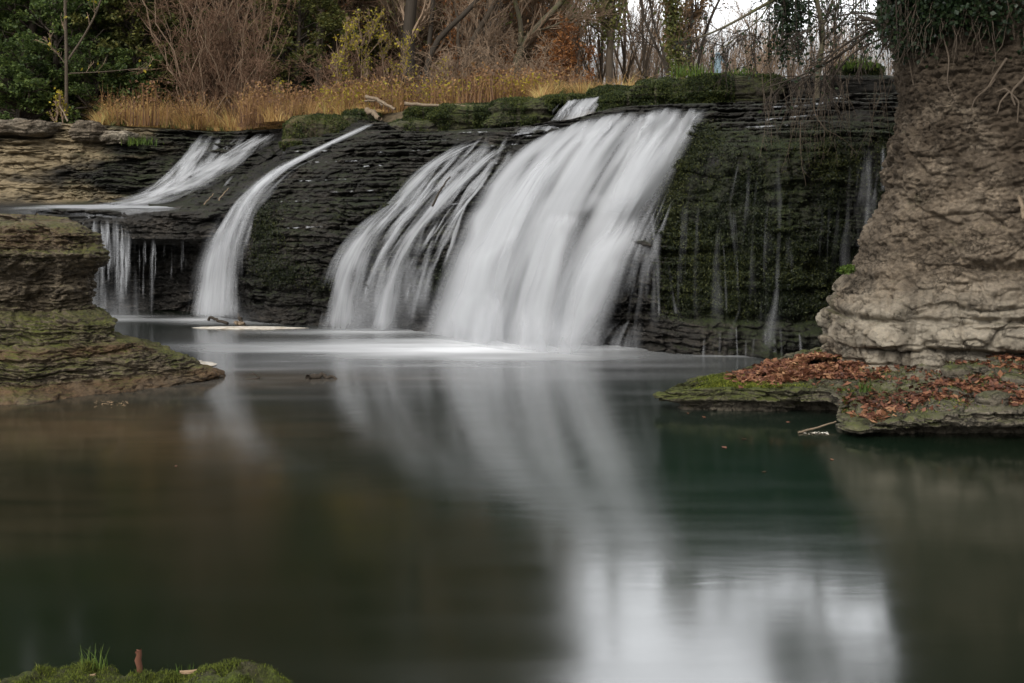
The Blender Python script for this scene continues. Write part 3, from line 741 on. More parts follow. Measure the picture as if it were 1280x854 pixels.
midB = [[(575, 168), (545, 195), (515, 225), (490, 258), (460, 288), (432, 330), (415, 370), (402, 416)], [(668, 158), (640, 195), (608, 232), (585, 268), (565, 305), (552, 345), (545, 385), (540, 418)]]
waterfall('waterfall', 'middle waterfall of broken white strands fanning over dark steps', [
    ('left_strand', 'silk_mid', dict(lines=ribbon([(612, 172, 60), (570, 188, 40), (535, 210, 34), (508, 240, 36), (487, 264, 40), (462, 288, 54), (440, 322, 64), (427, 367, 70), (420, 416, 80)]),
                                     nv=150, nu=40, off=0.36, bulge=0.2, fold=0.06, dens=0.66, edge=0.40, top=0.2, bot=0.06, botd=0.5, seed=4, smooth=4)),
    ('right_strand', 'silk_mid', dict(lines=ribbon([(640, 172, 40), (600, 200, 34), (565, 235, 30), (540, 265, 28), (517, 292, 28), (500, 325, 34), (488, 365, 40), (478, 416, 50)]),
                                      nv=150, nu=32, off=0.36, bulge=0.15, fold=0.06, dens=0.58, edge=0.42, top=0.2, bot=0.06, botd=0.5, seed=5, smooth=4)),
    ('upper_threads', 'silk_thin', dict(bounds=midB, n=60, seed=61, w=(7, 22), d=(.18, .58), v0=(0, .35), v1=(.35, .75), drift=.16, off=.36, smooth=3)),
    ('lower_threads', 'silk_thin', dict(bounds=midB, n=34, seed=62, w=(8, 24), d=(.16, .45), v0=(.3, .7), v1=(.85, 1), drift=.08, off=.36, smooth=3)),
    ('mist', 'silk_main', dict(lines=[[(440, 290), (415, 350), (388, 420)], [(480, 290), (470, 350), (462, 422)], [(550, 300), (548, 360), (552, 422)]], nv=60, nu=50, off=0.6, bulge=0.1, dens=0.36, edge=0.42, top=0.7, bot=0.05, botd=.8, seed=7)),
    ('foot_mist', 'silk_main', dict(lines=[[(380, 385), (370, 424)], [(460, 375), (460, 428)], [(560, 385), (580, 428)]], nv=40, nu=50, off=0.8, bulge=0.1, dens=0.30, edge=0.42, top=1.0, bot=0.05, botd=.9, seed=39)),
], wl(460, 412), 'silk_mid')

waterfall('waterfall', 'narrow waterfall curving left out of a gap beside the mossy promontory', [
    ('stream', 'silk_mid', dict(lines=ribbon([(472, 152, 14, 29.4), (448, 163, 20, 29.0), (420, 176, 20, 28.4), (385, 193, 19, 27.8), (350, 212, 24, 27.1), (322, 232, 30, 26.5), (303, 258, 38, 26.1),
                                              (290, 290, 46, 25.9), (280, 330, 56, 25.8), (272, 398, 74, 25.75)]),
                                nv=150, nu=36, off=0.15, bulge=0.15, fold=0.05, dens=0.86, edge=0.36, top=0.06, bot=0.05, botd=0.6, seed=8, smooth=6)),
    ('edge_threads', 'silk_thin', dict(bounds=[[(430, 168, 28.5), (350, 205, 27.2), (296, 250, 26.2), (262, 300, 25.95), (232, 396, 25.85)], [(440, 178, 28.3), (370, 215, 27.2), (326, 260, 26.0), (312, 320, 25.6), (318, 398, 25.5)]], n=26, seed=63, w=(6, 18), d=(.15, .42), v0=(0, .6), v1=(.6, 1), off=.3)),
    ('mist', 'silk_main', dict(lines=[[(235, 350, 25.8), (210, 402, 25.7)], [(275, 340, 25.6), (275, 404, 25.6)], [(315, 355, 25.5), (345, 404, 25.5)]], nv=40, nu=40, off=.5, bulge=.1, dens=.30, edge=.42, top=1.0, bot=.05, botd=.9, seed=64)),
    ('spray', 'silk_thin', dict(lines=ribbon([(325, 225, 26, 26.5), (300, 255, 44, 26.1), (284, 290, 60, 25.9), (275, 335, 78, 25.8), (270, 398, 100, 25.7)]),
                                nv=90, nu=36, off=0.3, bulge=0.1, fold=0.05, dens=0.42, edge=0.4, top=0.1, bot=0.05, botd=0.6, seed=9, smooth=4)),
], wl(272, 398), 'silk_mid')

waterfall('waterfall', 'upper left cascade tumbling diagonally down the ochre wall onto the shelf', [
    ('left_strand', 'silk_cas', dict(lines=ribbon([(262, 165, 34, 33.9), (250, 185, 38, 33.2), (236, 208, 44, 32.5), (212, 232, 56, 32.0), (175, 253, 80, 31.3), (130, 260, 110, 30.0)]), nv=90, nu=36, off=0.22, fold=0.06, dens=0.50, edge=0.4, top=0.15, bot=0.05, botd=.6, seed=10, smooth=4)),
    ('right_strand', 'silk_cas', dict(lines=ribbon([(340, 163, 38, 32.6), (308, 184, 52, 32.1), (272, 208, 64, 31.7), (228, 234, 86, 31.3), (175, 254, 120, 30.6), (105, 262, 150, 29.2)]), nv=90, nu=44, off=0.26, fold=0.06, dens=0.70, edge=0.4, top=0.15, bot=0.05, botd=.7, seed=11, smooth=4)),
    ('side_threads', 'silk_thin', dict(bounds=[[(248, 166), (232, 190), (205, 222), (150, 257)], [(342, 163), (318, 190), (290, 220), (262, 258)]], n=50, seed=65, w=(7, 20), d=(.2, .55), v0=(0, .5), v1=(.5, 1), off=.3, drift=.12)),
], at(200, 257, 31.5), 'silk_cas')


def shelf_water():
    """thin white water sliding over the flat shelf"""
    nu, nv = 60, 24
    U, V = np.meshgrid(np.linspace(0, 1, nu), np.linspace(0, 1, nv))
    X = -12.7 + U * 6.2 * (1 - 0.1 * V)
    Yf = 26.75 + 0.0 * U; Yb = 30.0 + 1.5 * np.sin(U * 3.1)
    Y = Yf + (Yb - Yf) * V
    Z = 2.50 + 0.05 * V + 0.012 * fbm(X * 2, Y * 1.5, 0, 301) - 0.25 * sstep(0.10, 0.0, V) - 0.0 * U
    D = sstep(0.03, 0.30, U + .05 * V) * sstep(1.0, 0.55, U) * (0.15 + 0.85 * sstep(0, 0.3, V)) * sstep(1.0, .8, V) * .85
    t = Mesh(); t.add(np.stack([X, Y, Z], -1), gridq(nv, nu))
    o = t.build('shelf_water', M['silk_cas'], attrs={'dens': D.ravel()}, uv=np.stack([V * 3.5, U * 5], -1).reshape(-1, 2))
    tag(o, None, None, kind='structure')


shelf_water()

cv = []
for k, (x0, x1, w, d, y0) in enumerate([(120, 112, 26, 0.5, 268), (134, 129, 12, 0.55, 268), (146, 143, 14, 0.62, 268), (152, 151, 34, 0.30, 280), (172, 171, 12, 0.26, 290), (192, 190, 8, 0.24, 296), (232, 231, 14, 0.24, 300), (118, 118, 46, 0.25, 300)]):
    cv.append(('strand', 'silk_thin', dict(lines=ribbon([(x0, y0, w, 26.5), (x0 * .7 + x1 * .3, y0 + 25, w, 26.15), (x1, 320, w * .9, 26.1), (x1, 396, w, 26.1)]), nv=60, nu=14, off=0.12, bulge=0.02, fold=0.03, dens=d * .72, edge=0.5, top=0.2, bot=0.04, botd=.6, seed=20 + k, smooth=3)))
cv.append(('threads', 'silk_thin', dict(bounds=[[(98, 268, 26.8), (98, 292, 26.25), (98, 340, 26.1), (98, 397, 26.1)], [(160, 268, 26.8), (164, 292, 26.25), (164, 340, 26.1), (164, 397, 26.1)]], n=40, seed=66, w=(4, 10), d=(.2, .55), v0=(0, .25), v1=(.5, 1), off=.16, drift=.02)))
cv.append(('far_threads', 'silk_thin', dict(bounds=[[(165, 290, 26.25), (165, 397, 26.1)], [(245, 292, 26.25), (245, 397, 26.1)]], n=12, seed=67, w=(3, 6), d=(.12, .28), v0=(0, .2), v1=(.4, 1), off=.16, drift=.02)))
cv.append(('mist', 'silk_main', dict(lines=[[(90, 340, 26.1), (80, 400, 26)], [(130, 330, 26.0), (130, 402, 26)], [(185, 350, 26.0), (205, 402, 26)]], nv=40, nu=40, off=.4, bulge=.1, dens=.26, edge=.42, top=1.0, bot=.05, botd=.9, seed=68)))
waterfall('waterfall', 'thin curtain of white strands dropping off the shelf before the dark hollow', cv, wl(140, 396), 'silk_thin')

waterfall('waterfall', 'small upper waterfall in a fan above the main veil', [
    ('veil', 'silk_mid', dict(lines=[[(706, 125, 27.0), (692, 138, 26.4), (678, 155, 26.1)], [(738, 121, 26.8), (726, 134, 26.2), (718, 153, 25.9)], [(768, 118, 26.6), (760, 130, 26.0), (754, 150, 25.7)]],
                              nv=50, nu=50, off=0.1, bulge=0.1, fold=0.06, dens=0.55, edge=0.3, top=0.15, bot=0.15, botd=.6, seed=13, smooth=3)),
    ('threads', 'silk_thin', dict(bounds=[[(704, 124, 27.0), (688, 140, 26.3), (672, 157, 26.0)], [(775, 118, 26.6), (766, 132, 25.9), (762, 150, 25.6)]], n=26, seed=69, w=(4, 12), d=(.2, .6), v0=(0, .2), v1=(.6, 1), off=.2, drift=.06)),
    ('runoff', 'silk_cas', dict(lines=[[(640, 160, 26.2), (628, 172, 25.7)], [(700, 152, 25.8), (690, 164, 25.4)], [(745, 150, 25.4), (720, 170, 24.9)]], nv=30, nu=50, off=0.2, fold=0.04, dens=0.5, edge=0.15, top=0.2, bot=0.2, botd=.3, seed=14, smooth=2)),
], at(716, 153, 26), 'silk_mid')

trick = [
    ('pale trickle bending down the moss right of the main veil', [(812, 250, 10), (816, 290, 12), (822, 335, 10), (824, 400, 8)], 0.45),
    ('forked silvery trickle on the dark mossy cliff, spreading at its foot', [(930, 182, 10), (922, 225, 16), (915, 260, 14), (921, 320, 8), (924, 388, 10), (908, 410, 26), (905, 444, 34)], 0.42),
    ('thread-like trickle left of the forked one on the mossy cliff', [(902, 285, 5), (906, 330, 5), (908, 392, 5)], 0.5),
    ('long faint trickle falling straight down the middle of the mossy cliff', [(976, 165, 12), (977, 220, 16), (975, 300, 12), (972, 380, 16), (966, 410, 28), (968, 445, 40)], 0.33),
    ('faint short trickle high under the hanging vines', [(1041, 168, 10), (1042, 220, 14), (1034, 300, 12)], 0.26),
    ('wide pale trickle close beside the brown bluff', [(1084, 175, 16), (1086, 230, 20), (1082, 285, 24), (1072, 310, 30)], 0.42),
    ('narrow trickle right at the bluff edge', [(1104, 180, 8), (1104, 240, 8)], 0.36),
    ('pair of short threads dripping low on the moss', [(838, 325, 10), (842, 355, 12), (846, 395, 10)], 0.36),
]
for k, (lab, cen, d) in enumerate(trick):
    m, D, uv = sheet(lines=ribbon(cen), nv=90, nu=12, off=0.34, bulge=0.02, fold=0.03, dens=d * .55, edge=0.5, top=0.25, bot=0.1, botd=.2, seed=40 + k, smooth=3)
    o = m.build('trickle', M['silk_thin'], attrs={'dens': D}, uv=uv)
    tag(o, lab, 'waterfall', 'trickles on the mossy cliff')
for k, (lab, x0, x1, y0, y1, n, d) in enumerate([('veil of hair-fine threads over the moss beside the main waterfall', 812, 880, 230, 440, 8, (.08, .26)), ('veil of hair-fine threads down the centre of the mossy cliff', 890, 965, 190, 440, 8, (.07, .22)),
                                              ('veil of hair-fine threads left of the wide bluff trickle', 985, 1060, 180, 440, 7, (.06, .20)), ('glassy film of threads in the dark corner against the bluff', 1062, 1112, 180, 330, 10, (.08, .26))]):
    m, D, uv = threads([[(x0 + 8, y0), (x0, (y0 + y1) / 2), (x0, y1)], [(x1 + 8, y0), (x1, (y0 + y1) / 2), (x1, y1)]], n, 90 + k, w=(6, 18), d=(d[0] * .7, d[1] * .62), v0=(0, .25), v1=(.6, 1), off=.3, drift=.03)
    tag(m.build('trickle', M['silk_thin'], attrs={'dens': D}, uv=uv), lab, 'waterfall', 'trickles on the mossy cliff')
for k, (lab, pts, n) in enumerate([('upper line of bright water spilling along a ledge left of the bluff', [(1040, 122), (1080, 119), (1122, 117)], 1), ('second line of bright water along a ledge under the hanging vines', [(962, 133), (1000, 131), (1045, 126)], 1),
                                   ('third line of bright water along a low ledge over the moss', [(942, 150), (985, 146), (1030, 141)], 1), ('lowest line of bright water along the edge above the moss', [(930, 158), (960, 157), (1010, 152)], 1)]):
    c = np.array(pts, float); r_ = resample(c, 60); wv = .8 + 1.0 * np.clip(.5 + fbm(r_[:, 0] * .12, k, 0, 95, 3), 0, 1)
    a_ = np.linspace(0, 1, 5); pyy = r_[:, 1][None] + a_[:, None] * wv[None] * 2; Yh = hit(np.broadcast_to(r_[:, 0], pyy.shape), pyy); Yh = blur(Yh, 3, 1) - .16
    m = Mesh(); m.add(at(np.broadcast_to(r_[:, 0], pyy.shape), pyy, Yh), gridq(5, 60))
    D = .45 * np.clip(.5 + 1.0 * fbm(r_[:, 0] * .2, k * 3, 0, 97, 3), 0, 1)[None] * np.array([.3, 1, .8, .4, 0])[:, None] * (sstep(0, .1, np.linspace(0, 1, 60)) * sstep(1, .9, np.linspace(0, 1, 60)))[None]
    tag(m.build('ledge_spill_or_glint', M['silk_thin'], attrs={'dens': D}, uv=np.stack([np.broadcast_to(r_[:, 0] / 70, pyy.shape), pyy / 70], -1).reshape(-1, 2)), lab, 'waterfall', 'bright lines of water on the ledges')
r9 = np.random.default_rng(123)
for k, (xa, ya, L) in enumerate([(352, 190, 60), (385, 203, 70), (420, 180, 80), (372, 226, 64), (440, 208, 60), (470, 190, 70), (520, 176, 60), (560, 166, 80), (600, 182, 50), (620, 171, 50), (585, 205, 46), (560, 228, 40), (345, 252, 60), (410, 240, 70), (548, 255, 36), (600, 232, 34), (640, 166, 44), (350, 285, 60)]):  # wet highlights on the black step edges, painted as pale strips
    r_ = np.stack([np.linspace(xa, xa + L, 50), ya + np.linspace(0, -L * .045, 50) + .8 * fbm(np.linspace(0, 4, 50), k * 2.2, 0, 98, 2)], -1)
    wv = .5 + .7 * np.clip(.5 + fbm(r_[:, 0] * .15, k, 0, 99, 3), 0, 1); pyy = r_[:, 1][None] + a_[:, None] * wv[None] * 2.2
    Yh = hit(np.broadcast_to(r_[:, 0], pyy.shape), pyy); Yh = blur(Yh, 3, 1) - .2
    m = Mesh(); m.add(at(np.broadcast_to(r_[:, 0], pyy.shape), pyy, Yh), gridq(5, 50))
    D = .5 * np.clip(.15 + 2.0 * fbm(r_[:, 0] * .25, k * 3, 0, 96, 3), 0, 1)[None] * np.array([.3, 1, .7, .3, 0])[:, None] * (sstep(0, .1, np.linspace(0, 1, 50)) * sstep(1, .9, np.linspace(0, 1, 50)))[None]
    tag(m.build('ledge_spill_or_glint', M['silk_thin'], attrs={'dens': D}, uv=np.stack([np.broadcast_to(r_[:, 0] / 70, pyy.shape), pyy / 70], -1).reshape(-1, 2)), 'thin broken painted glint along a wet black step left of the main fall', 'waterfall', 'painted glints on the black steps')
rng = np.random.default_rng(77)
for k in range(14):
    x = 858 + k * 10.8 + rng.uniform(-3, 3); h0 = rng.uniform(405, 428)
    m, D, uv = sheet(lines=ribbon([(x, h0, 4), (x + rng.uniform(-3, 3), 446, rng.uniform(4, 8))]), nv=24, nu=6, off=0.12, bulge=0.0, fold=0.02, dens=rng.uniform(.12, .34), edge=0.5, top=0.2, bot=0.05, botd=.6, seed=60 + k, smooth=2)
    o = m.build('drip', M['silk_thin'], attrs={'dens': D}, uv=uv)
    tag(o, 'short white drip off the lowest rock step right of the main veil', 'drip', 'drips off the lowest step')

# ---------------------------------------------------------------- rocks
def rock_loft(P, seed, amp=1.0, tmin=0.06, tmax=0.2, strata=0.12, rough=0.05, lump=0.1, cellf=1.6, beds=True):
    """P (rows, cols, 3): push the surface in and out along its sideways normal in beds, blocks and grain"""
    n = norm(np.cross(np.gradient(P, axis=1), np.gradient(P, axis=0)))
    hz = n.copy(); hz[..., 2] *= 0.3
    X, Y, Z = P[..., 0], P[..., 1], P[..., 2]
    s = np.concatenate([[0], np.cumsum(np.linalg.norm(np.diff(P.mean(0), axis=0), axis=-1))])[None, :] + 0 * Z
    zw = Z + 0.07 * fbm(X * 0.5, Y * 0.5, 0, seed, 3) + 0.06 * fbm(X * 1.6, Y * 1.6, Z * 1.2, seed + 8, 3) + 0.015 * fbm(X * 9, Y * 9, Z * 6, seed + 9, 2)
    brk = sstep(-0.4, 0.25, fbm(X * 1.1, Y * 1.1, Z * 1.7, seed + 10, 3))
    i, zb, zt = layers(zw, seed, tmin, tmax)
    f = (zw - zb) / (zt - zb)
    cell = np.floor((s + 0.4 * vnoise(s * 1.5, i * 2.7, 0, seed + 1)) * cellf * (0.5 + 1.2 * _hash(i, 0 * i, 0 * i, seed)) + 37 * _hash(i, 0 * i, 0 * i, seed + 2))
    jut = (_hash(cell, i, 0 * i, seed + 3) - 0.5) + 0.9 * (_hash(i, 0 * i, 0 * i, seed + 4) - 0.5)
    d = strata * jut - strata * 0.5 * np.exp(-(f / 0.12) ** 2) - strata * .35 * np.exp(-((1 - f) / 0.1) ** 2)
    tm = 0.5 * (tmin + tmax); sw = s + 0.06 * fbm(s * 4, Z * 4, 0, seed + 12, 2)
    d = d * (0.25 + 0.9 * brk) * (1 if beds else 0)
    if not beds:
        sw = s + 0.10 * fbm(s * 2.2, Z * 2.2, 0, seed + 20, 3); zv = Z + 0.08 * fbm(s * 2.2 + 9, Z * 2.2, 0, seed + 21, 3)
        d = d + 0.06 * facets(sw / .75, zv / .5, seed + 22, 1, 1.0, .5) + 0.045 * facets(sw / .26, zv / .15, seed + 24, 1, 1.2, .5) + .03 * facets(sw / .11, zv / .06, seed + 26, 1, 1.2, .5) + .06 * facets(sw / 1.6, zv / .28, seed + 28, 1, .6, .35)
        strata = 0.0
    d = d + strata * (0.9 * facets(sw / (tm * 3.2), zw / (tm * 1.3), seed + 13, 1.0, 1.2, 0.35) * (0.3 + 0.8 * brk) + 0.42 * facets(sw / (tm * 1.0), zw / (tm * 0.5), seed + 15, 1.0, 1.2, 0.3) + 0.9 * facets(sw / (tm * 8), zw / (tm * 3), seed + 17, 1.0, 0.8, 0.2))
    d = d + lump * fbm(X * 1.4, Y * 1.4, Z * 1.4, seed + 5, 4) + rough * fbm(X * 8, Y * 8, Z * 8, seed + 6, 4, 0.6)
    return P + hz * (d * amp)[..., None]


def build_bluff():
    sil = [(-0.2, 4.62), (0.45, 4.60), (1.1, 4.55), (1.3, 4.66), (1.55, 4.87), (2.0, 5.16), (2.83, 5.53), (4.0, 5.72), (4.9, 5.76), (6.0, 5.50), (6.8, 5.45)]
    zs = np.linspace(-0.2, 6.8, 460); n = 620
    rows = []
    for z in zs:
        xl = np.interp(z, [a for a, _ in sil], [b for _, b in sil])
        lean = 0.10 * z - 0.25 * sstep(5.2, 6.5, z)
        c = [(xl + 2.2, 21.5), (xl + 0.9, 19.2), (xl + 0.12, 17.4), (xl, 16.5), (xl + 0.16, 15.95), (xl + 0.75, 15.35 + lean), (xl + 1.6, 14.95 + lean), (max(xl + 2.6, 7.4), 14.6 + lean), (9.5, 14.2 + lean), (11.5, 14.5 + lean)]
        r = resample(c, n); r = np.stack([blur(r[:, 0], 9, 0), blur(r[:, 1], 9, 0)], -1)
        rows.append(np.column_stack([r, np.full(n, z)]))
    P = np.array(rows)
    Z = P[..., 2]; X = P[..., 0]; Y = P[..., 1]
    low = sstep(2.2, 1.4, Z)
    A = rock_loft(P, 301, 1.0, 0.22, 0.44, 0.17, 0.03, 0.05, 1.5)
    B = rock_loft(P, 331, 1.0, 0.18, 0.42, 0.10, 0.06, 0.09, 1.2, beds=False)
    # upper earthy part: knobbly with vertical ribs and cracks
    n_ = norm(np.cross(np.gradient(P, axis=1), np.gradient(P, axis=0)))
    rid = 0.10 * (1 - np.abs(fbm(X * 2.6, Y * 2.6, Z * 1.7, 361, 4, 0.6)) * 3).clip(-1, 1)
    kn = -0.12 * np.exp(-(fbm(X * 1.1 + 3, Y * 1.1, Z * 0.8, 371, 3) / 0.04) ** 2)
    kn2 = -0.06 * np.exp(-(fbm(X * 2.4 + 9, Y * 2.4, Z * 2.6, 375, 3) / 0.05) ** 2)
    B = B + n_ * (rid * 0.15 + kn * .4 + kn2 * .7)[..., None] * np.array([1, 1, 0.3])
    # undercut cracks
    cr = -0.30 * np.exp(-((Z - (0.80 + 0.05 * fbm(X * 1.2, 0, 0, 381))) / 0.045) ** 2) * sstep(5.2, 6.2, X)
    cr += -0.22 * np.exp(-((Z - (1.95 - 0.0 * X)) / 0.06) ** 2) * sstep(6.0, 6.35, X)
    cr += -0.12 * np.exp(-((Z - (1.22 + 0.04 * fbm(X * 2, 0, 0, 383))) / 0.035) ** 2)
    kf = -0.07 * np.exp(-(fbm(X * 1.9 + 4, Y * 1.9, Z * 0.35, 386, 2) / 0.035) ** 2) - 0.05 * np.exp(-(fbm(X * 3.6 + 9, Y * 3.6, np.floor(Z / .3) * 2.1, 387, 2) / 0.05) ** 2)
    P = A * low[..., None] + B * (1 - low)[..., None] + n_ * ((cr + kf * low) * 1.0)[..., None]
    moss = 0.35 * sstep(4.2, 5.4, Z) * 0 - 0.15 + 0.55 * sstep(0.75, 0.5, Z) * sstep(6.2, 6.6, X) + 0.45 * sstep(5.0, 4.55, X) * sstep(1.9, 1.2, Z) \
        + 0.35 * np.exp(-((X - 6.6) / 0.5) ** 2 - ((Z - 2.6) / 0.6) ** 2)
    tone = 1.2 * sstep(2.0, 1.2, Z)
    m = Mesh(); m.add(P, gridq(len(zs), n))
    o = m.build('rock_bluff', M['bluff'], attrs={'moss': moss, 'tone': tone, 'soil': 1.1 * sstep(2.4, 4.4, Z) + .35 * sstep(1.4, 2.2, Z)})
    tag(o, 'tall brown rock bluff with blocky pale lower beds, right of the pool', 'rock bluff')
    return P


BL = build_bluff()


def slab(name, label, cat, outline, inner, mat, nrim=700, depth=0.35, under=0.25, ncols=60, seed=5, strata=0.05, lump=0.05, rough=0.02, terr=0.0, mossf=None, tonef=None, parent=None):
    """ledge: outline of (X,Y,Ztop) along the water's edge, inner of matching points the top runs back to"""
    O = resample(np.array(outline, float), nrim); I = resample(np.array(inner, float), nrim)
    O = np.stack([blur(O[:, k], 6, 0) for k in range(3)], -1); I = np.stack([blur(I[:, k], 6, 0) for k in range(3)], -1)
    s = np.concatenate([[0], np.cumsum(np.linalg.norm(np.diff(O[:, :2], axis=0), axis=1))])
    jag = 0.10 * fbm(s * 1.3, 0, 0, seed) + 0.05 * fbm(s * 5, 0, 0, seed + 1)
    d = I[:, :2] - O[:, :2]; L = np.linalg.norm(d, axis=1, keepdims=True); dn = d / (L + 1e-6)
    rows = []

    def row(ins, z):
        xy = O[:, :2] + dn * (ins + jag)[:, None]; rows.append(np.column_stack([xy, z]))
    ztop = O[:, 2]
    un = under * (0.7 + 0.5 * fbm(s * 0.9, 3, 0, seed + 2))
    for z in np.linspace(-0.45, 0.0, 5): row(un, np.full(nrim, z))
    for f in np.linspace(0.1, 0.42, 10): row(un * (1 - 0.2 * f), ztop * f)
    for f in np.linspace(0, 1, 8): row(un * 0.9 * (1 - f) + 0.0, ztop * (0.42 + 0.12 * f))
    for f in np.linspace(0, 1, 16): row(0.01 * np.sin(f * 3) + 0 * un, ztop * (0.56 + 0.40 * f))
    for f in np.linspace(0, 1, 6): row(0.03 + 0.10 * f + 0 * un, ztop * (0.97 + 0.03 * f))
    last = rows[-1]
    for f in np.linspace(0, 1, ncols)[1:]:
        p = last + (I - last) * f
        h = p[:, 2]
        if terr > 0:
            zz = h + 0.05 * fbm(p[:, 0] * 0.9, p[:, 1] * 0.9, 0, seed + 8, 3)
            q = np.floor(zz / terr); fr = zz / terr - q
            h = h + (q + sstep(0.55, 1.0, fr)) * terr - zz
        p = p.copy(); p[:, 2] = h + 0.035 * fbm(p[:, 0] * 3, p[:, 1] * 3, 0, seed + 9, 4) * min(1, f * 5)
        rows.append(p)
    P = np.array(rows)
    P = rock_loft(P, seed + 11, 1.0, 0.05, 0.13, strata, rough, lump, 1.6)
    X, Y, Z = P[..., 0], P[..., 1], P[..., 2]
    m = Mesh(); m.add(P, gridq(len(rows), nrim))
    o = m.build(name, mat, parent, attrs={'moss': mossf(X, Y, Z) if mossf else 0 * X, 'tone': tonef(X, Y, Z) if tonef else 0 * X})
    if label: tag(o, label, cat)
    return P


# right ledge
edge = [(5.2, 18.6, .45), (4.0, 17.3, .45), (3.2, 16.4, 0.40), (2.45, 15.75, 0.36), (1.98, 15.55, 0.22), (1.93, 15.35, 0.22), (2.3, 15.25, 0.30), (3.0, 15.1, 0.34), (3.7, 15.0, 0.34), (4.12, 14.9, 0.36), (4.2, 14.5, 0.30),
        (3.98, 13.95, 0.15), (4.1, 13.6, 0.14), (4.6, 13.55, 0.24), (5.2, 13.5, 0.32), (6.1, 13.45, 0.40), (7.2, 13.4, 0.42), (9.5, 13.0, 0.45)]
inn = [(6.2, 18.0, .6), (5.6, 17.1, .62), (5.2, 16.6, 0.62), (3.6, 15.95, 0.44), (2.9, 15.6, 0.38), (2.9, 15.55, 0.38), (3.3, 15.6, 0.40), (3.9, 15.75, 0.50), (5.0, 16.2, 0.58), (5.1, 16.0, 0.6), (5.1, 15.75, 0.6),
       (5.4, 15.6, 0.6), (5.6, 15.5, 0.62), (5.9, 15.4, 0.65), (6.3, 15.3, 0.72), (7.0, 15.1, 0.78), (8.0, 14.9, 0.8), (10, 14.8, 0.8)]
LG = slab('rock_ledge', 'low mossy rock ledge strewn with russet leaves under the brown bluff', 'rock ledge', edge, inn, M['ledge'], nrim=900, under=0.6, ncols=110, seed=401, strata=0.10, lump=0.09, rough=0.055, terr=0.09,
          mossf=lambda X, Y, Z: 0.55 * sstep(4.3, 3.2, X) * sstep(0.12, 0.2, Z) + 0.1 - 0.6 * sstep(0.1, 0.0, Z) - 0.15 * sstep(4.6, 5.5, X))


def build_left_rock():
    lv = [(-0.4, -4.2, 15.2, 18.2), (0.0, -4.42, 15.55, 18.0), (0.05, -4.5, 15.75, 17.95), (0.10, -4.6, 16.0, 17.9), (0.16, -4.75, 16.12, 17.85), (0.22, -4.9, 16.18, 17.8), (0.31, -5.0, 16.2, 17.7), (0.43, -5.2, 16.25, 17.6), (0.55, -5.45, 16.35, 17.5),
          (0.66, -5.68, 16.5, 17.4), (0.70, -5.95, 16.62, 17.3), (0.95, -6.02, 16.85, 17.3), (1.05, -6.18, 17.0, 17.35), (1.14, -6.42, 17.25, 17.5), (1.3, -6.5, 17.3, 17.55), (1.62, -6.38, 17.2, 17.5), (1.80, -6.28, 17.05, 17.4),
          (1.92, -6.12, 16.9, 17.2), (2.04, -6.12, 16.85, 17.1), (2.1, -6.22, 16.9, 17.2), (2.34, -6.30, 16.95, 17.2), (2.44, -6.46, 17.05, 17.3), (2.50, -6.7, 17.3, 17.6), (2.52, -7.4, 18.0, 18.2)]
    zl = np.array([a[0] for a in lv]); zs = np.concatenate([np.linspace(-0.4, 0, 6, endpoint=False), np.linspace(0, 2.52, 320)]); n = 620
    rows = []
    for z in zs:
        xr, yf, yc = [np.interp(z, zl, [a[k] for a in lv]) for k in (1, 2, 3)]
        c = [(-12.5, yf - 0.4), (-9.5, yf - 0.15), (-7.6, yf), (min(-6.9, xr - 0.6), yf + 0.08), (xr - 0.45, yc - 0.42), (xr - 0.04, yc - 0.05), (xr - 0.1, yc + 0.3), (xr - 0.7, yc + 1.0), (-8.5, yc + 2.2), (-12.5, yc + 2.4)]
        r = resample(c, n); r = np.stack([blur(r[:, 0], 5, 0), blur(r[:, 1], 5, 0)], -1)
        rows.append(np.column_stack([r, np.full(n, z)]))
    # cap
    topc = rows[-1].mean(0)
    for f in (0.25, 0.5, 0.8):
        p = rows[len(zs) - 1] * (1 - f) + topc * f; p[:, 2] = 2.52 + 0.05 * f; rows.append(p)
    P = np.array(rows); Z = P[..., 2]
    Q = rock_loft(P, 501, 1.0, 0.035, 0.13, 0.12, 0.07, 0.10, 1.6)
    Q[..., 2] += 0.05 * fbm(P[..., 0] * 1.7, P[..., 1] * 1.7, 0, 511) * sstep(0.0, 0.3, Z)
    moss = 0.0 + 0.46 * np.exp(-((Z - 0.85) / 0.22) ** 2) + 0.25 * np.exp(-((Z - 0.4) / 0.2) ** 2) + 0.2 * np.exp(-((Z - 2.0) / 0.12) ** 2) - 0.35 * sstep(0.18, 0.1, Z) - 0.2 * sstep(1.1, 1.3, Z) * sstep(1.9, 1.7, Z)
    tone = 1.5 * sstep(0.24, 0.12, Z) + 1.3 * np.exp(-((Z - 0.6) / 0.08) ** 2) + 0.8 * sstep(2.0, 2.2, Z)
    m = Mesh(); m.add(Q, gridq(len(rows), n))
    o = m.build('rock_outcrop', M['leftrock'], attrs={'moss': moss, 'tone': tone})
    tag(o, 'layered brown and mossy rock outcrop with undercut waist, left of the pool', 'rock outcrop')


build_left_rock()


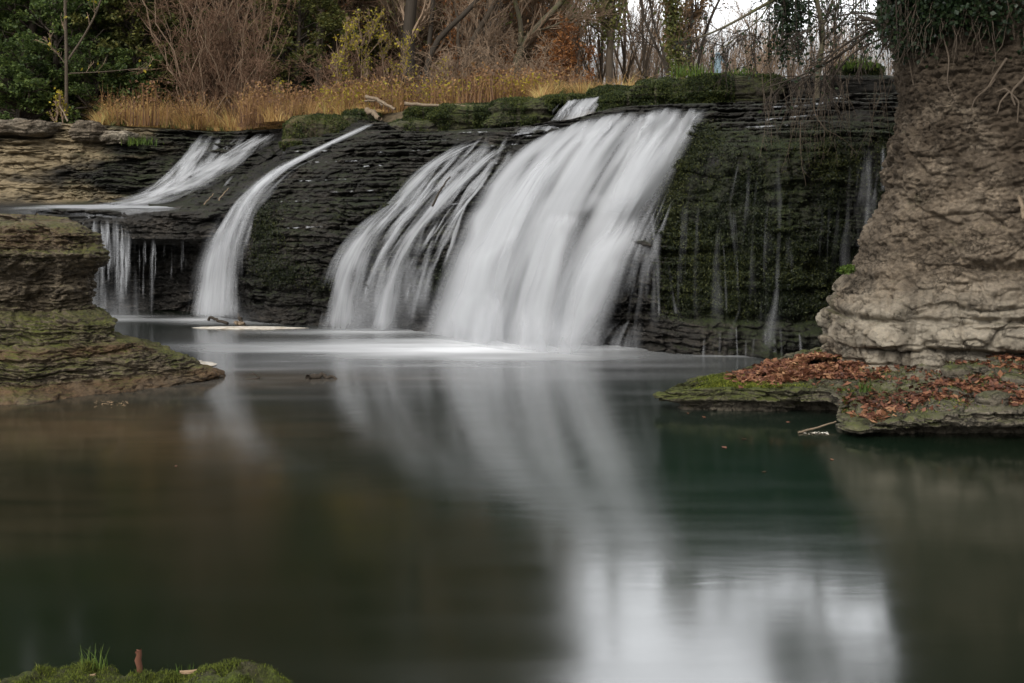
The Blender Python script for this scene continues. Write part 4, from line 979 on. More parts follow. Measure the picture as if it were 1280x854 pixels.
def boulder(name, label, cat, c, s, seed, mat='mossblock', rz=0.0, moss=0.3, tone=0.0, sq=3.5, res=110, strata=0.08, lump=0.12, rough=0.05, group=None, hum=0.0):
    """rounded, bedded block of stone, c = centre of the base"""
    th = np.linspace(0, 2 * np.pi, res * 2, endpoint=True); ph = np.linspace(-np.pi / 2, np.pi / 2, res)
    T, Pp = np.meshgrid(th, ph)
    e = 2 / sq
    sg = lambda v: np.sign(v) * np.abs(v) ** e
    x = sg(np.cos(Pp)) * sg(np.cos(T)); y = sg(np.cos(Pp)) * sg(np.sin(T)); z = sg(np.sin(Pp))
    P = np.stack([x * s[0] / 2, y * s[1] / 2, z * s[2] / 2], -1)
    ca, sa = math.cos(rz), math.sin(rz)
    P = np.stack([P[..., 0] * ca - P[..., 1] * sa, P[..., 0] * sa + P[..., 1] * ca, P[..., 2]], -1) + np.array([c[0], c[1], c[2] + s[2] / 2])
    n = norm(P - np.array([c[0], c[1], c[2] + s[2] / 2])); X, Y, Z = P[..., 0], P[..., 1], P[..., 2]
    w = np.cos(Pp) ** 0.5
    i, zb, zt = layers(Z + 0.05 * fbm(X, Y, 0, seed), seed, 0.06, 0.18); f = (Z - zb) / (zt - zb)
    d = strata * (_hash(i, 0 * i, 0 * i, seed) - 0.5) * 1.6 - strata * 0.4 * np.exp(-(f / .15) ** 2)
    d = d * w + lump * fbm(X * 1.3, Y * 1.3, Z * 1.8, seed + 2, 4) + rough * fbm(X * 7, Y * 7, Z * 7, seed + 3, 4, .6)
    d = d + w * strata * (0.9 * facets((X + Y * .7) / .32, Z / .12, seed + 5, 1, 1.2, .35) + 0.5 * facets((X - Y * .6) / .13, Z / .07, seed + 6, 1, 1, .3))
    if hum:
        d = d + hum * (0.5 - np.abs(fbm(X * 6, Y * 6, Z * 6, seed + 7, 4) * 3)).clip(-1.2, .5)
    Q = P + n * d[..., None]
    Q[..., 0][:, -1] = Q[..., 0][:, 0]; Q[..., 1][:, -1] = Q[..., 1][:, 0]; Q[..., 2][:, -1] = Q[..., 2][:, 0]
    m = Mesh(); m.add(Q, gridq(res, res * 2))
    o = m.build(name, M[mat], attrs={'moss': 0 * X + moss, 'tone': 0 * X + tone})
    tag(o, label, cat, group)
    return Q


BLOCKS = []


def boulder_px(x0, x1, ytop, ybot, Y, depth, **kw):
    a = at(x0, ybot, Y); b = at(x1, ytop, Y)
    Q = boulder(c=((a[0] + b[0]) / 2, Y + depth / 2 - 0.05, a[2] - 0.1), s=(b[0] - a[0], depth, b[2] - a[2] + 0.1), **kw)
    if kw['moss'] >= 0.15:
        BLOCKS.append((Q, int(4000 + 8000 * (b[0] - a[0]))))
    return Q


boulder_px(345, 455, 140, 205, 29.6, 3.0, name='mossy_block', label='mossy promontory block overhanging the narrow curving waterfall', cat='rock', seed=601, moss=0.25, tone=0.6)
boulder_px(425, 470, 136, 152, 31.0, 2.0, name='mossy_block', label='low flat rock with mossy top between grass and narrow fall', cat='rock', seed=602, moss=0.2, res=60)
boulder_px(482, 560, 150, 168, 28.6, 1.6, name='mossy_block', label='low dark boulder row beside the mouth of the narrow fall', cat='rock', seed=603, moss=0.15, res=80)
boulder_px(500, 556, 131, 156, 29.3, 2.0, name='mossy_block', label='short stepped mossy slab below the driftwood', cat='rock', seed=604, moss=0.45, res=80)
boulder_px(540, 650, 127, 166, 28.2, 2.6, name='mossy_block', label='long dark green mossy wall of rock above the middle waterfall', cat='rock', seed=605, moss=0.5, rz=-0.12)
boulder_px(610, 700, 120, 158, 27.3, 2.2, name='mossy_block', label='mossy wall of rock left of the small upper fan fall', cat='rock', seed=606, moss=0.5, rz=-0.15)
boulder_px(672, 745, 117, 128, 27.6, 1.8, name='mossy_block', label='low green hump behind the small upper fan fall', cat='rock', seed=607, moss=0.4, res=60)
boulder_px(735, 800, 106, 128, 27.0, 1.6, name='mossy_block', label='mossy rock behind the right side of the small upper fan fall', cat='rock', seed=616, moss=0.3, res=70, lump=.18)
boulder_px(752, 815, 112, 140, 25.4, 1.6, name='mossy_block', label='dark mossy rocks right of the small upper fan fall', cat='rock', seed=608, moss=0.3, res=80, lump=0.2)
boulder_px(795, 860, 97, 134, 25.0, 1.8, name='mossy_block', label='dark sloping mossy block between the golden grass and main lip', cat='rock', seed=609, moss=0.3, res=80, rz=-0.2, lump=0.2)
boulder_px(848, 1000, 89, 132, 24.2, 2.4, name='mossy_block', label='large square mossy block above the lip of the main waterfall', cat='rock', seed=610, moss=0.4, rz=-0.05)
boulder_px(985, 1150, 92, 125, 23.9, 2.4, name='mossy_block', label='dark flat slab beneath the hanging branches, against the bluff', cat='rock', seed=611, moss=0.05, mat='cliff')
boulder_px(1050, 1110, 80, 100, 24.4, 1.4, name='mossy_block', label='green mossy hump on the dark slab beside the bluff', cat='rock', seed=612, moss=0.6, res=60)
boulder_px(84, 124, 150, 172, 33.0, 0.9, name='boulder', label='rounded grey boulder perched on the pale left wall', cat='boulder', seed=613, mat='bluff', moss=-0.2, tone=0.3, sq=2.6, res=60)
boulder_px(122, 160, 163, 176, 33.2, 1.0, name='boulder', label='flat pale slab beside the perched grey boulder', cat='boulder', seed=614, mat='bluff', moss=-0.3, tone=1.0, res=50)
boulder_px(-30, 60, 148, 166, 32.8, 1.6, name='boulder', label='broken pale block on the top of the left wall', cat='boulder', seed=615, mat='bluff', moss=-0.2, tone=0.6, res=70)

def block_moss():
    rng = np.random.default_rng(17); m = Mesh()
    for Q, n in BLOCKS:
        nn = norm(np.cross(np.gradient(Q, axis=1), np.gradient(Q, axis=0))); g = Q.reshape(-1, 3); X, Y, Z = g.T
        w = np.clip(.35 + 1.5 * fbm(X * 1.6, Z * 1.6, Y * 1.6, 97, 3), 0, 1) * (Y < np.median(Y) + .3) * (Z > np.percentile(Z, 12))
        ar = np.linalg.norm(np.cross(np.gradient(Q, axis=1), np.gradient(Q, axis=0)), axis=-1).ravel(); w = w * ar
        idx = rng.choice(len(g), n, p=w / w.sum()); p = g[idx] + rng.normal(0, .015, (n, 3)); p[:, 1] -= rng.uniform(0, .05, n)
        leaves(m, p, .02, rng, droop=1.1, aspect=3.2)
    tag(m.build('moss', M['blockmoss'], smooth=False), 'green moss hanging over the blocks along the top of the falls', None, kind='stuff')


block_moss()

# near mossy rock in the lower left corner
def near_rock():
    xs = np.linspace(-4.6, -1.02, 420); ys = np.linspace(5.2, 7.0, 230)
    X, Y = np.meshgrid(xs, ys)
    px = CX + X / 6.25 * F
    top = np.interp(px, [-300, -60, 0, 30, 90, 150, 200, 245, 300, 335, 352, 368, 390], [.25, .22, .235, .285, .285, .26, .27, .315, .32, .285, .21, .02, -.3])
    edge = 6.38 + .10 * fbm(X * 1.7, 0, 0, 702, 3)
    Z = top * sstep(edge + .36, edge, Y) - .35 * sstep(edge + .1, edge + .5, Y) - .25 * sstep(6.2, 5.2, Y)
    Z = Z + .03 * fbm(X * 2.6, Y * 2.6, 0, 703, 3) + .045 * (.45 - np.abs(fbm(X * 6.5, Y * 6.5, 0, 704, 4)) * 2.6).clip(-1, .45) + .012 * fbm(X * 22, Y * 22, 0, 705, 3)
    Q = np.stack([X, Y, Z], -1); m = Mesh(); m.add(Q, gridq(230, 420))
    o = m.build('mossy_rock', M['nearmoss'], attrs={'moss': .05 + .9 * fbm(X * 3, Y * 3, 0, 706, 3), 'tone': 0 * X})
    tag(o, 'bright green mossy rock in the nearest bottom left corner', 'rock')
    rng = np.random.default_rng(5); g = Q.reshape(-1, 3); vis = (g[:, 1] > 5.9) & (g[:, 2] > .1)
    w = vis * np.clip(0.4 + 2.2 * fbm(g[:, 0] * 5, g[:, 1] * 5, 0, 711, 3), 0.02, 1)
    idx = rng.choice(len(g), 60000, p=w / w.sum()); p = g[idx] + rng.normal(0, .005, (len(idx), 3))
    m = Mesh(); blades(m, p, .015 * rng.uniform(.5, 1.7, len(idx)) * (.8 + .9 * np.clip(fbm(p[:, 0] * 9, p[:, 1] * 9, 0, 712, 2), -.5, 1)), 0.005, rng, lean=0.8, nseg=2)
    tag(m.build('moss', M['mosstuft'], smooth=False), 'springy bright moss covering the near corner rock', None, kind='stuff')
    return g[vis]


NR = near_rock()


def on_near(px, py):
    """nearest surface point of the near rock to a pixel"""
    q = NR; sx = CX + q[:, 0] / q[:, 1] * F; sy = HY + (HC - q[:, 2]) / q[:, 1] * F
    return q[np.argmin((sx - px) ** 2 + (sy - py) ** 2)]


p0 = on_near(173, 836)
m = Mesh(); tubes(m, np.array([p0 + (0, 0, -.04), p0 + (0.004, 0, .03), p0 + (-0.006, 0, .07), p0 + (0.002, 0, .1), p0 + (-0.004, 0, .12)]), np.array([.017, .016, .019, .015, .019]), 9)
m.add(p0 + np.array([[.0, 0, .125], [.016, 0, .135], [.004, .01, .118], [-.016, 0, .13], [-.005, -.01, .118], [.0, 0, .11]]), None, [(0, 1, 2), (0, 3, 4), (5, 1, 2), (5, 3, 4)])
tag(m.build('stick', M['redstick']), 'short reddish brown stick standing upright in the corner moss', 'stick')
for px, n, h, lab in ((118, 22, 0.16, 'tall tuft of green grass left of the upright stick on the corner rock'), (226, 12, 0.09, 'small thin tuft of grass right of the upright stick on the corner rock')):
    p0 = on_near(px, 838); r2 = np.random.default_rng(int(px))
    m = Mesh(); blades(m, p0 + r2.normal(0, [.035, .02, .004], (n, 3)) + (0, 0, -.01), r2.uniform(.5, 1, n) * h, 0.007, r2, lean=0.35, nseg=4)
    tag(m.build('grass_tuft', M['grassgreen']), lab, 'grass tuft', 'grass tufts on the corner rock')
for px, py, s, lab in ((237, 834, 0.10, 'pale tan wood chip lying on the corner moss'), (112, 848, 0.07, 'pale leaf fallen at the foot of the grass tuft on the corner rock')):
    p0 = on_near(px, py)
    u, v = np.meshgrid(np.linspace(-1, 1, 9), np.linspace(-1, 1, 5))
    Pc = np.stack([p0[0] + u * s * .5 * (1 - .15 * v * v), p0[1] + v * s * .16 * (1 - .6 * u ** 2), p0[2] + .022 + .003 * u * u - .006 * v * v + .004 * u], -1)
    m = Mesh(); m.add(Pc, gridq(5, 9)); m.add(Pc - (0, 0, .008), gridq(5, 9)[:, ::-1])
    tag(m.build('wood_chip' if s > .08 else 'fallen_leaf', M['chip']), lab, 'wood chip' if s > .08 else 'leaf')

# leaves on the right ledge
def litter():
    rng = np.random.default_rng(9)
    P = LG[48:]; g = P.reshape(-1, 3); X, Y, Z = g.T
    sx = CX + X / Y * F; sy = HY + (HC - Z) / Y * F
    w = np.clip(0.3 + 1.6 * fbm(X * 1.6, Y * 1.6, 0, 721, 3) + .3, 0.12, 1) * sstep(900, 960, sx) * (Z > 0.12)
    w *= np.where((sx < 1010) & (sy > 478), 0.05, 1) * np.where((sx > 1000) & (sx < 1075) & (sy > 475), 0.12, 1)
    w += .35 * (sx > 1000) * (sx < 1110) * (sy < 474) * (Z > .3)
    w[(X > 7.5) | (Y > 17.2)] = 0
    idx = rng.choice(len(g), 12500, p=w / w.sum())
    pts = g[idx] + np.stack([rng.normal(0, .03, len(idx)), rng.normal(0, .03, len(idx)), rng.uniform(0.008, 0.035, len(idx))], -1)
    m = Mesh(); leaves(m, pts, 0.045 * rng.uniform(.45, 1.6, len(pts)), rng, flat=0.5, aspect=1.5)
    tag(m.build('fallen_leaves', M['lf_litter'], smooth=False), 'russet beech leaves lying over the right ledge', None, kind='stuff')
    # moss tufts on the ledge tip
    w = (np.clip(0.35 + 1.8 * fbm(X * 2.2, Y * 2.2, 0, 731, 3), 0, 1)) * (.25 + sstep(4.6, 3.8, X)) * (Z > 0.14) * (X < 7.5)
    idx = rng.choice(len(g), 22000, p=w / w.sum())
    m = Mesh(); blades(m, g[idx], rng.uniform(0.012, 0.035, len(idx)), 0.012, rng, lean=0.9, nseg=1)
    tag(m.build('moss', M['mosstuft'], smooth=False), 'yellow green moss on the tip of the right ledge', None, kind='stuff')


litter()


def on_ledge(px, py):
    q = LG[40:].reshape(-1, 3); sx = CX + q[:, 0] / q[:, 1] * F; sy = HY + (HC - q[:, 2]) / q[:, 1] * F
    return q[np.argmin((sx - px) ** 2 + (sy - py) ** 2)]


r2 = np.random.default_rng(8); p0 = on_ledge(1080, 490)
m = Mesh(); blades(m, p0 + r2.normal(0, [.04, .04, .003], (40, 3)), r2.uniform(.08, .2, 40), .014, r2, lean=.5, nseg=3)
tag(m.build('grass_tuft', M['grassgreen']), 'lone green tuft among the russet leaves on the right ledge', 'grass tuft')
for k, (px, py, sz) in enumerate([(1160, 462, .22), (1195, 470, .30), (1268, 478, .24), (1225, 462, .18), (1240, 505, .3)]):
    p0 = on_ledge(px, py)
    boulder('stone', ['grey stone half buried in leaves at the bluff foot', 'mossy stone among leaves right of the pale beds', 'upright grey stone at the right frame edge', 'small stone tucked under the bluff crack', 'flat dark stone at the front lip of the right ledge'][k], 'stone',
            (p0[0], p0[1], p0[2] - .06), (sz * 1.3, sz, sz * .7), 740 + k, mat='ledge', sq=2.4, res=40, strata=.02, lump=.05, rough=.02, moss=.1)


def stick(name, label, cat, pts, r0, r1, mat='drift', group=None, twigs=()):
    P = resample(np.array(pts, float), 12); P = P + 0.3 * r0 * RNG.normal(size=P.shape)
    m = Mesh(); tubes(m, P, np.linspace(r0, r1, 12), 7)
    for a in twigs:
        tubes(m, resample(np.array(a, float), 6), np.linspace(r1 * .9, r1 * .4, 6), 5)
    m2 = m.build(name, M[mat]); tag(m2, label, cat, group); return m2


stick('stick', 'thin stick slanting from the right ledge tip into the water', 'stick', [wl(998, 542) + (0, 0, .01), at(1020, 535, 14.05), at(1045, 527, 14.2)], .014, .01)
stick('branch', 'dark stick resting on the tip of the left outcrop into the water', 'branch', [at(228, 463, 17.95), at(250, 469, 17.9), wl(280, 473) + (0, 0, .02)], .035, .02, 'barkdark')
stick('branch', 'small forked branch poking out of the shallows in mid pool', 'branch', [wl(300, 474) + (0, 0, -.02), wl(322, 474) + (0, 0, .01), wl(326, 474) + (0, 0, .03)], .016, .01, 'barkdark', None,
      [[wl(324, 474) + (0, 0, .02), wl(314, 474) + (0, 0, .13)], [wl(319, 474) + (0, 0, .07), wl(311, 474) + (0, 0, .09)]])
stick('log', 'water-worn dark log floating in mid pool', 'log', [wl(385, 474) + (0, 0, .01), wl(403, 473) + (0, 0, .05), wl(422, 474) + (0, 0, .0)], .05, .02, 'barkdark')
stick('log', 'pale bare log leaning on rock at the mouth of the narrow fall', 'log', [at(458, 121, 29.8), at(478, 128, 29.5), at(494, 137, 29.3)], .05, .035)
stick('log', 'second pale log crossing behind the leaning log', 'log', [at(456, 126, 30), at(472, 126, 30), at(478, 133, 29.8)], .03, .025)
stick('log', 'short thick pale log lying below the leaning logs', 'log', [at(457, 137, 29.8), at(468, 143, 29.6), at(474, 149, 29.4)], .08, .06)
stick('branch', 'long pale branch lying along the top of the mossy wall', 'branch', [at(505, 130, 28.9), at(550, 131, 28.7), at(590, 133, 28.4)], .05, .02)
stick('branch', 'thin pale branch leaning on the wet steps below the cascade', 'branch', [at(255, 256, 27.6), at(267, 242, 27.8)], .02, .01)
stick('branch', 'second thin branch leaning right of the first on the wet steps', 'branch', [at(273, 250, 27.5), at(286, 235, 27.8)], .02, .01)
stick('branch', 'bare pale stick hanging from the top of the left wall', 'branch', [at(85, 152, 32.6), at(79, 140, 32.8), at(74, 132, 33)], .025, .012)
stick('log', 'thin dark log stuck across the middle waterfall', 'log', [at(540, 258, 23.4), at(552, 235, 23.6), at(562, 222, 23.9)], .025, .015, 'barkdark')
stick('stick', 'pale straight stick wedged upright in the bluff crack', 'stick', [at(1276, 245, 15.0), at(1279, 275, 14.9)], .03, .025)


def foam_raft(name, label, px, py, rx, ry, seed, twigs=False):
    c = wl(px, py)
    th = np.linspace(0, 2 * np.pi, 90); r = np.linspace(1, 0, 12)
    T, R = np.meshgrid(th, r)
    k = 1 + 0.45 * fbm(np.cos(T) * 3, np.sin(T) * 3, 0, seed, 4)
    X = c[0] + np.cos(T) * R * rx * k; Y = c[1] + np.sin(T) * R * ry * k
    Z = 0.006 + 0.035 * np.sqrt(np.clip(1 - R, 0, 1)) + 0.012 * fbm(X * 5, Y * 5, 0, seed + 3)
    P = np.stack([X, Y, np.maximum(Z, 0.004)], -1); P[:, -1] = P[:, 0]
    m = Mesh(); m.add(P, gridq(12, 90)[:, ::-1])
    tag(m.build(name, M['foam']), label, 'foam raft')


foam_raft('foam_raft', 'long cream foam raft below the cliff, littered with twigs', 310, 410.5, 1.15, 0.24, 801)
foam_raft('foam_raft', 'small white foam patch caught behind the tip of the left outcrop', 240, 456.5, 0.36, 0.40, 802)
def scum(label, x0, x1, y0, y1, n, seed):
    r = np.random.default_rng(seed); c = wl(r.uniform(x0, x1, n), r.normal((y0 + y1) / 2, (y1 - y0) / 2, n)); c[:, 2] = r.uniform(.004, .014, n)
    m = Mesh(); leaves(m, c, .022, r, flat=.95, aspect=1.6)
    tag(m.build('scum_patch', [M['chip'] if seed % 2 else M['foam']], smooth=False), label, None, kind='stuff')


scum('thin line of pale scum floating beside the slanting stick', 998, 1036, 541, 543, 34, 4)
r2 = np.random.default_rng(31)
for k in range(9):
    px, py = [(880, 522), (905, 560), (955, 590), (1015, 536), (860, 517), (220, 583), (985, 528), (1040, 575), (930, 549)][k]
    c = wl(px, py); m = Mesh(); leaves(m, (c + (0, 0, .006))[None], .05, r2, flat=.96, aspect=1.5)
    tag(m.build('fallen_leaf', M['lf_litter'], smooth=False), 'single fallen leaf floating on the dark pool', 'leaf', 'leaves floating on the pool')
scum('speckled scum patch at the waterline of the left outcrop', 118, 160, 503, 508, 60, 5)
stick('branch', 'dark crooked twig on the left half of the foam raft', 'branch', [wl(285, 408) + (0, 0, .05), wl(262, 406) + (0, 0, .17), wl(261, 406) + (0, 0, .1)], .035, .03, 'barkdark')
stick('branch', 'short dark stub poking up mid foam raft', 'branch', [wl(303, 407) + (0, 0, .03), wl(298, 405) + (0, 0, .2)], .04, .03, 'barkdark')
stick('log', 'pale broken chunk of wood on the foam raft', 'log', [wl(295, 408) + (0, 0, .06), wl(304, 408) + (0, 0, .06)], .05, .04)

# ---------------------------------------------------------------- vegetation
UP = np.array([0, 0, 1.0])


def spawn(P, R, k, lmin, lmax, ang, rng, n=5, up=0.25, rs=0.55, tmin=0.2, wob=0.12, tend=0.25, droop=0.0, taper=0.45):
    M_, m, _ = P.shape
    t = rng.uniform(tmin, 1.0, (M_, k)) * (m - 1); i = np.clip(t.astype(int), 0, m - 2); f = (t - i)[..., None]
    a = np.arange(M_)[:, None]
    pos = P[a, i] * (1 - f) + P[a, i + 1] * f
    d = norm(P[a, i + 1] - P[a, i]); r0 = R[a, i] * (1 - f[..., 0]) + R[a, i + 1] * f[..., 0]
    pos = pos.reshape(-1, 3); d = d.reshape(-1, 3); r0 = r0.reshape(-1)
    N = len(pos)
    perp = norm(np.cross(d, rng.normal(size=(N, 3))))
    A = rng.normal(ang, ang * 0.25, N)[:, None]
    dr = norm(d * np.cos(A) + perp * np.sin(A) + UP * up)
    L = rng.uniform(lmin, lmax, N) * (1 - taper * (t / (m - 1)).reshape(-1))
    pts = [pos]; cur = pos
    for s in range(n - 1):
        dr = norm(dr + rng.normal(0, wob, (N, 3)) + UP * (up * 0.25 - droop))
        cur = cur + dr * (L / (n - 1))[:, None]; pts.append(cur)
    Pn = np.stack(pts, 1)
    r = r0 * rs * rng.uniform(0.7, 1.1, N)
    Rn = r[:, None] * np.linspace(1, tend, n)[None]
    return Pn, Rn


def trunk_line(base, h, lean, rng, n=9, wob=0.05, r0=0.15, r1=0.04):
    t = np.linspace(0, 1, n)
    p = np.array(base)[None] + np.stack([lean[0] * t ** 1.3 * h, lean[1] * t * h, t * h], -1)
    p[1:, :2] += np.cumsum(rng.normal(0, wob, (n - 1, 2)), 0) * h / n
    return p[None], (r0 + (r1 - r0) * t ** 0.8)[None]


def tree(label, base, h, rng, name='bare_tree', cat='tree', r0=0.14, lean=(0, 0), limbs=9, br=6, tw=7, tw2=0, leaf=None, nleaf=0, lsize=0.06, bark='bark', twig='twig', l1=0.36, ang=0.75, up=0.3, group=None, tmin=0.15, twr=1.0, droop=0.0, stems=1):
    t = thing(name, label, cat, base, group)
    mt = Mesh(); mc = Mesh()
    ends = []
    for s in range(stems):
        b = np.array(base) + (0 if stems == 1 else 1) * np.array([rng.normal(0, .12), rng.normal(0, .12), 0]); b[2] -= 0.25
        ln = lean if stems == 1 else (lean[0] + rng.normal(0, .16), lean[1] + rng.normal(0, .12))
        P0, R0 = trunk_line(b, h * rng.uniform(.85, 1.0), ln, rng, r0=r0, r1=r0 * 0.18)
        P1, R1 = spawn(P0, R0, limbs, h * l1 * .5, h * l1, ang, rng, 7, up, 0.6, tmin)
        P2, R2 = spawn(P1, R1, br, h * l1 * .22, h * l1 * .5, 0.7, rng, 5, up * .6, 0.6, 0.15, droop=droop)
        P3, R3 = spawn(P2, R2, tw, h * .04, h * .13, 0.6, rng, 4, up * .4, 0.65, 0.1, droop=droop)
        R1 = np.maximum(R1, .012); R2 = np.maximum(R2, .007 * twr); R3 = np.maximum(R3, .0055 * twr)
        tubes(mt, P0, R0, 8); tubes(mt, P1, R1, 5)
        tubes(mc, P2, R2, 3); tubes(mc, P3, R3, 3)
        E = P3
        if tw2:
            P4, R4 = spawn(P3, R3, tw2, h * .02, h * .06, 0.6, rng, 3, 0.1, 0.7, 0.2, droop=droop)
            tubes(mc, P4, np.maximum(R4, .005 * twr), 3); E = P4
        ends.append(E.reshape(-1, 3))
    mats = [M[twig]]
    if leaf and nleaf:
        mats.append(M[leaf]); e = np.concatenate(ends)
        q = e[rng.integers(0, len(e), nleaf)] + rng.normal(0, lsize * 1.0, (nleaf, 3))
        leaves(mc, q, lsize, rng, mi=1)
    mt.build('trunk', M[bark], t); mc.build('crown', mats, t, smooth=False)
    return t


def bushy(label, base, h, rad, rng, leaf='lf_ever', n=15000, lsize=0.09, name='evergreen_tree', cat='tree', bark='barkdark', clumps=160, cr=0.42, group=None, low=0.02):
    """tree whose leaves sit in clumps round the ends of real limbs"""
    t = thing(name, label, cat, base, group)
    b = np.array(base, float); b[2] -= 0.25
    P0, R0 = trunk_line(b, h, (0, 0), rng, r0=0.18, r1=0.04)
    P1, R1 = spawn(P0, R0, 60, rad * .5, rad * 1.15, 1.15, rng, 6, 0.1, 0.5, low, taper=.25)
    P2, R2 = spawn(P1, R1, 5, rad * .2, rad * .5, 0.8, rng, 4, 0.1, 0.6, .3)
    mt = Mesh(); tubes(mt, P0, R0, 7); tubes(mt, P1, np.maximum(R1, .012), 4)
    mc = Mesh(); tubes(mc, P2, np.maximum(R2, .007), 3)
    e = P2[:, -1]; e = e[rng.permutation(len(e))[:clumps]]
    c = e[rng.integers(0, len(e), n)]; v = norm(rng.normal(size=(n, 3))) * (rng.uniform(0, 1, (n, 1)) ** 0.45) * cr
    v[:, 2] *= 0.6
    leaves(mc, c + v, lsize, rng, flat=0.35, mi=1)
    mt.build('trunk', M[bark], t); mc.build('crown', [M['twigdark'], M[leaf]], t, smooth=False)
    return t


def traced(name, label, limbs, Y, rng, bark='bark', twig='twig', k2=5, k3=6, lt=0.9, leaf=None, nleaf=0, lsize=.06, cat='tree', group=None, up=.25, ivy=None, droop=0.0, dy=0.0, tn=3, k4=0):
    """tree whose trunk and main limbs follow the photograph: limbs = [(points px py, width px at foot, width px at end)]"""
    p0 = limbs[0][0][0]; base = at(p0[0], p0[1], Y)
    t = thing(name, label, cat, base, group)
    mt, mc = Mesh(), Mesh(); ends = []; ivp = []
    for q, (pts, w0, w1) in enumerate(limbs):
        pp = np.array(pts, float); r = resample(pp, 12); r = np.stack([blur(r[:, 0], 1, 0), blur(r[:, 1], 1, 0)], -1)
        yy = Y + (dy * q + 0.35 * fbm(np.linspace(0, 2, 12), q * 3.3, 0, int(abs(p0[0])) + q)) * np.linspace(0.05, 1, 12)
        P = at(r[:, 0], r[:, 1], yy)
        if q == 0:
            P[0, 2] -= 0.35
        R = np.linspace(w0, w1, 12) / 2 * Y / F
        tubes(mt, P, R, 7)
        P2, R2 = spawn(P[None], R[None], k2, lt * .4, lt, .8, rng, 6, up, .45, .18, droop=droop)
        P3, R3 = spawn(P2, R2, k3, lt * .15, lt * .5, .6, rng, 4, up * .5, .6, .15, droop=droop)
        tubes(mc, P2, np.maximum(R2, .008), 4); tubes(mc, P3, np.maximum(R3, .0055), tn)
        E = P3
        if k4:
            P4, R4 = spawn(P3, R3, k4, lt * .06, lt * .25, .6, rng, 3, up * .3, .7, .2, droop=droop)
            tubes(mc, P4, np.maximum(R4, .0045), 3); E = P4
        ends.append(E.reshape(-1, 3)); ivp.append(P)
    mats = [M[twig]]
    if leaf and nleaf:
        mats.append(M[leaf]); e = np.concatenate(ends)
        leaves(mc, e[rng.integers(0, len(e), nleaf)] + rng.normal(0, lsize, (nleaf, 3)), lsize, rng, mi=1)
    mt.build('trunk', M[bark], t); mc.build('crown', mats, t, smooth=False)
    if ivy:
        mi_ = Mesh()
        for (lf, q, f0, f1, n, rad, sz) in ivy:
            P = ivp[q]; f = rng.uniform(f0, f1, n) * 11; i = np.clip(f.astype(int), 0, 10); g = (f - i)[:, None]
            c = P[i] * (1 - g) + P[i + 1] * g + rng.normal(0, rad, (n, 3))
            leaves(mi_, c, sz, rng, droop=.5)
        mi_.build('ivy', M[ivy[0][0]], t, smooth=False)
    return t


def gpt(px, Y):
    X = (px - CX) / F * Y
    return np.array([X, Y, float(gz(X, Y))])


rng = np.random.default_rng(2024)
# dark evergreens, left
ever = [(-40, 41, 14.8, 2.9, 'lf_ever', 'dark evergreen at the far left frame edge'), (40, 40, 15.7, 2.7, 'lf_ever', 'dense dark evergreen behind the slim bare trunk'),
        (120, 41.5, 16.5, 2.8, 'lf_ever', 'broad evergreen right of the slim bare trunk'), (190, 43, 16.5, 2.6, 'lf_ever', 'shadowy evergreen beside the brown thicket'),
        (80, 46, 19.8, 3.6, 'lf_ever', 'taller evergreen rising behind the left group'), (-100, 45, 19.8, 3.6, 'lf_ever', 'tall evergreen mostly beyond the left frame edge'),
        (350, 48, 18.1, 2.9, 'lf_ever', 'evergreen right of the brown thicket, behind weeds'), (420, 52, 19.8, 3.1, 'lf_olive', 'olive green tree behind the yellow sapling'), (250, 50, 21.4, 3.6, 'lf_olive', 'olive green tree behind the brown thicket')]
for px, Y, h, rad, lf, lab in ever:
    bushy(lab, gpt(px, Y), h, rad, rng, lf, 24000, 0.11, clumps=240, group='evergreen trees of the left wood')
bushy('low bright green bush at the left frame edge above the wall', gpt(25, 37), 2.3, 1.7, rng, 'lf_ever', 9000, .08, name='bush', cat='bush', clumps=110, cr=.3)
bushy('low dark bush between the slim trunk and golden grass', gpt(118, 38), 2.2, 1.6, rng, 'lf_ever', 7000, .07, name='bush', cat='bush', clumps=90, cr=.3)
bushy('tall leafy bush with mid green leaves behind the low left bushes', gpt(70, 38.6), 5.0, 2.2, rng, 'lf_ever', 12000, .085, name='bush', cat='bush', clumps=150, cr=.36)
bushy('tall olive green bush between the slim trunk and the thicket', gpt(165, 39.5), 5.5, 2.2, rng, 'lf_olive', 10000, .085, name='bush', cat='bush', clumps=150, cr=.36)
bushy('olive green bush behind the thicket and the first yellow sapling', gpt(372, 41), 5.5, 2.2, rng, 'lf_olive', 8000, .085, name='bush', cat='bush', clumps=130, cr=.36)
bushy('dark low bush by the foot of the thicket', gpt(170, 39), 2.4, 1.5, rng, 'lf_ever', 7000, .07, name='bush', cat='bush', clumps=90, cr=.3)

evs = [o for o in bpy.data.objects if o.name.startswith('evergreen_tree') and o.parent is None]
for k in range(12):
    px = -160 + 52 * k; o = copy_tree(evs[(k * 2) % len(evs)], gpt(px, 53 + (k * 7) % 9), k * 1.3, 1.45)
    o['label'] = 'tall shadowy tree in the second row of the left wood'; o['group'] = 'tall trees of the second row'
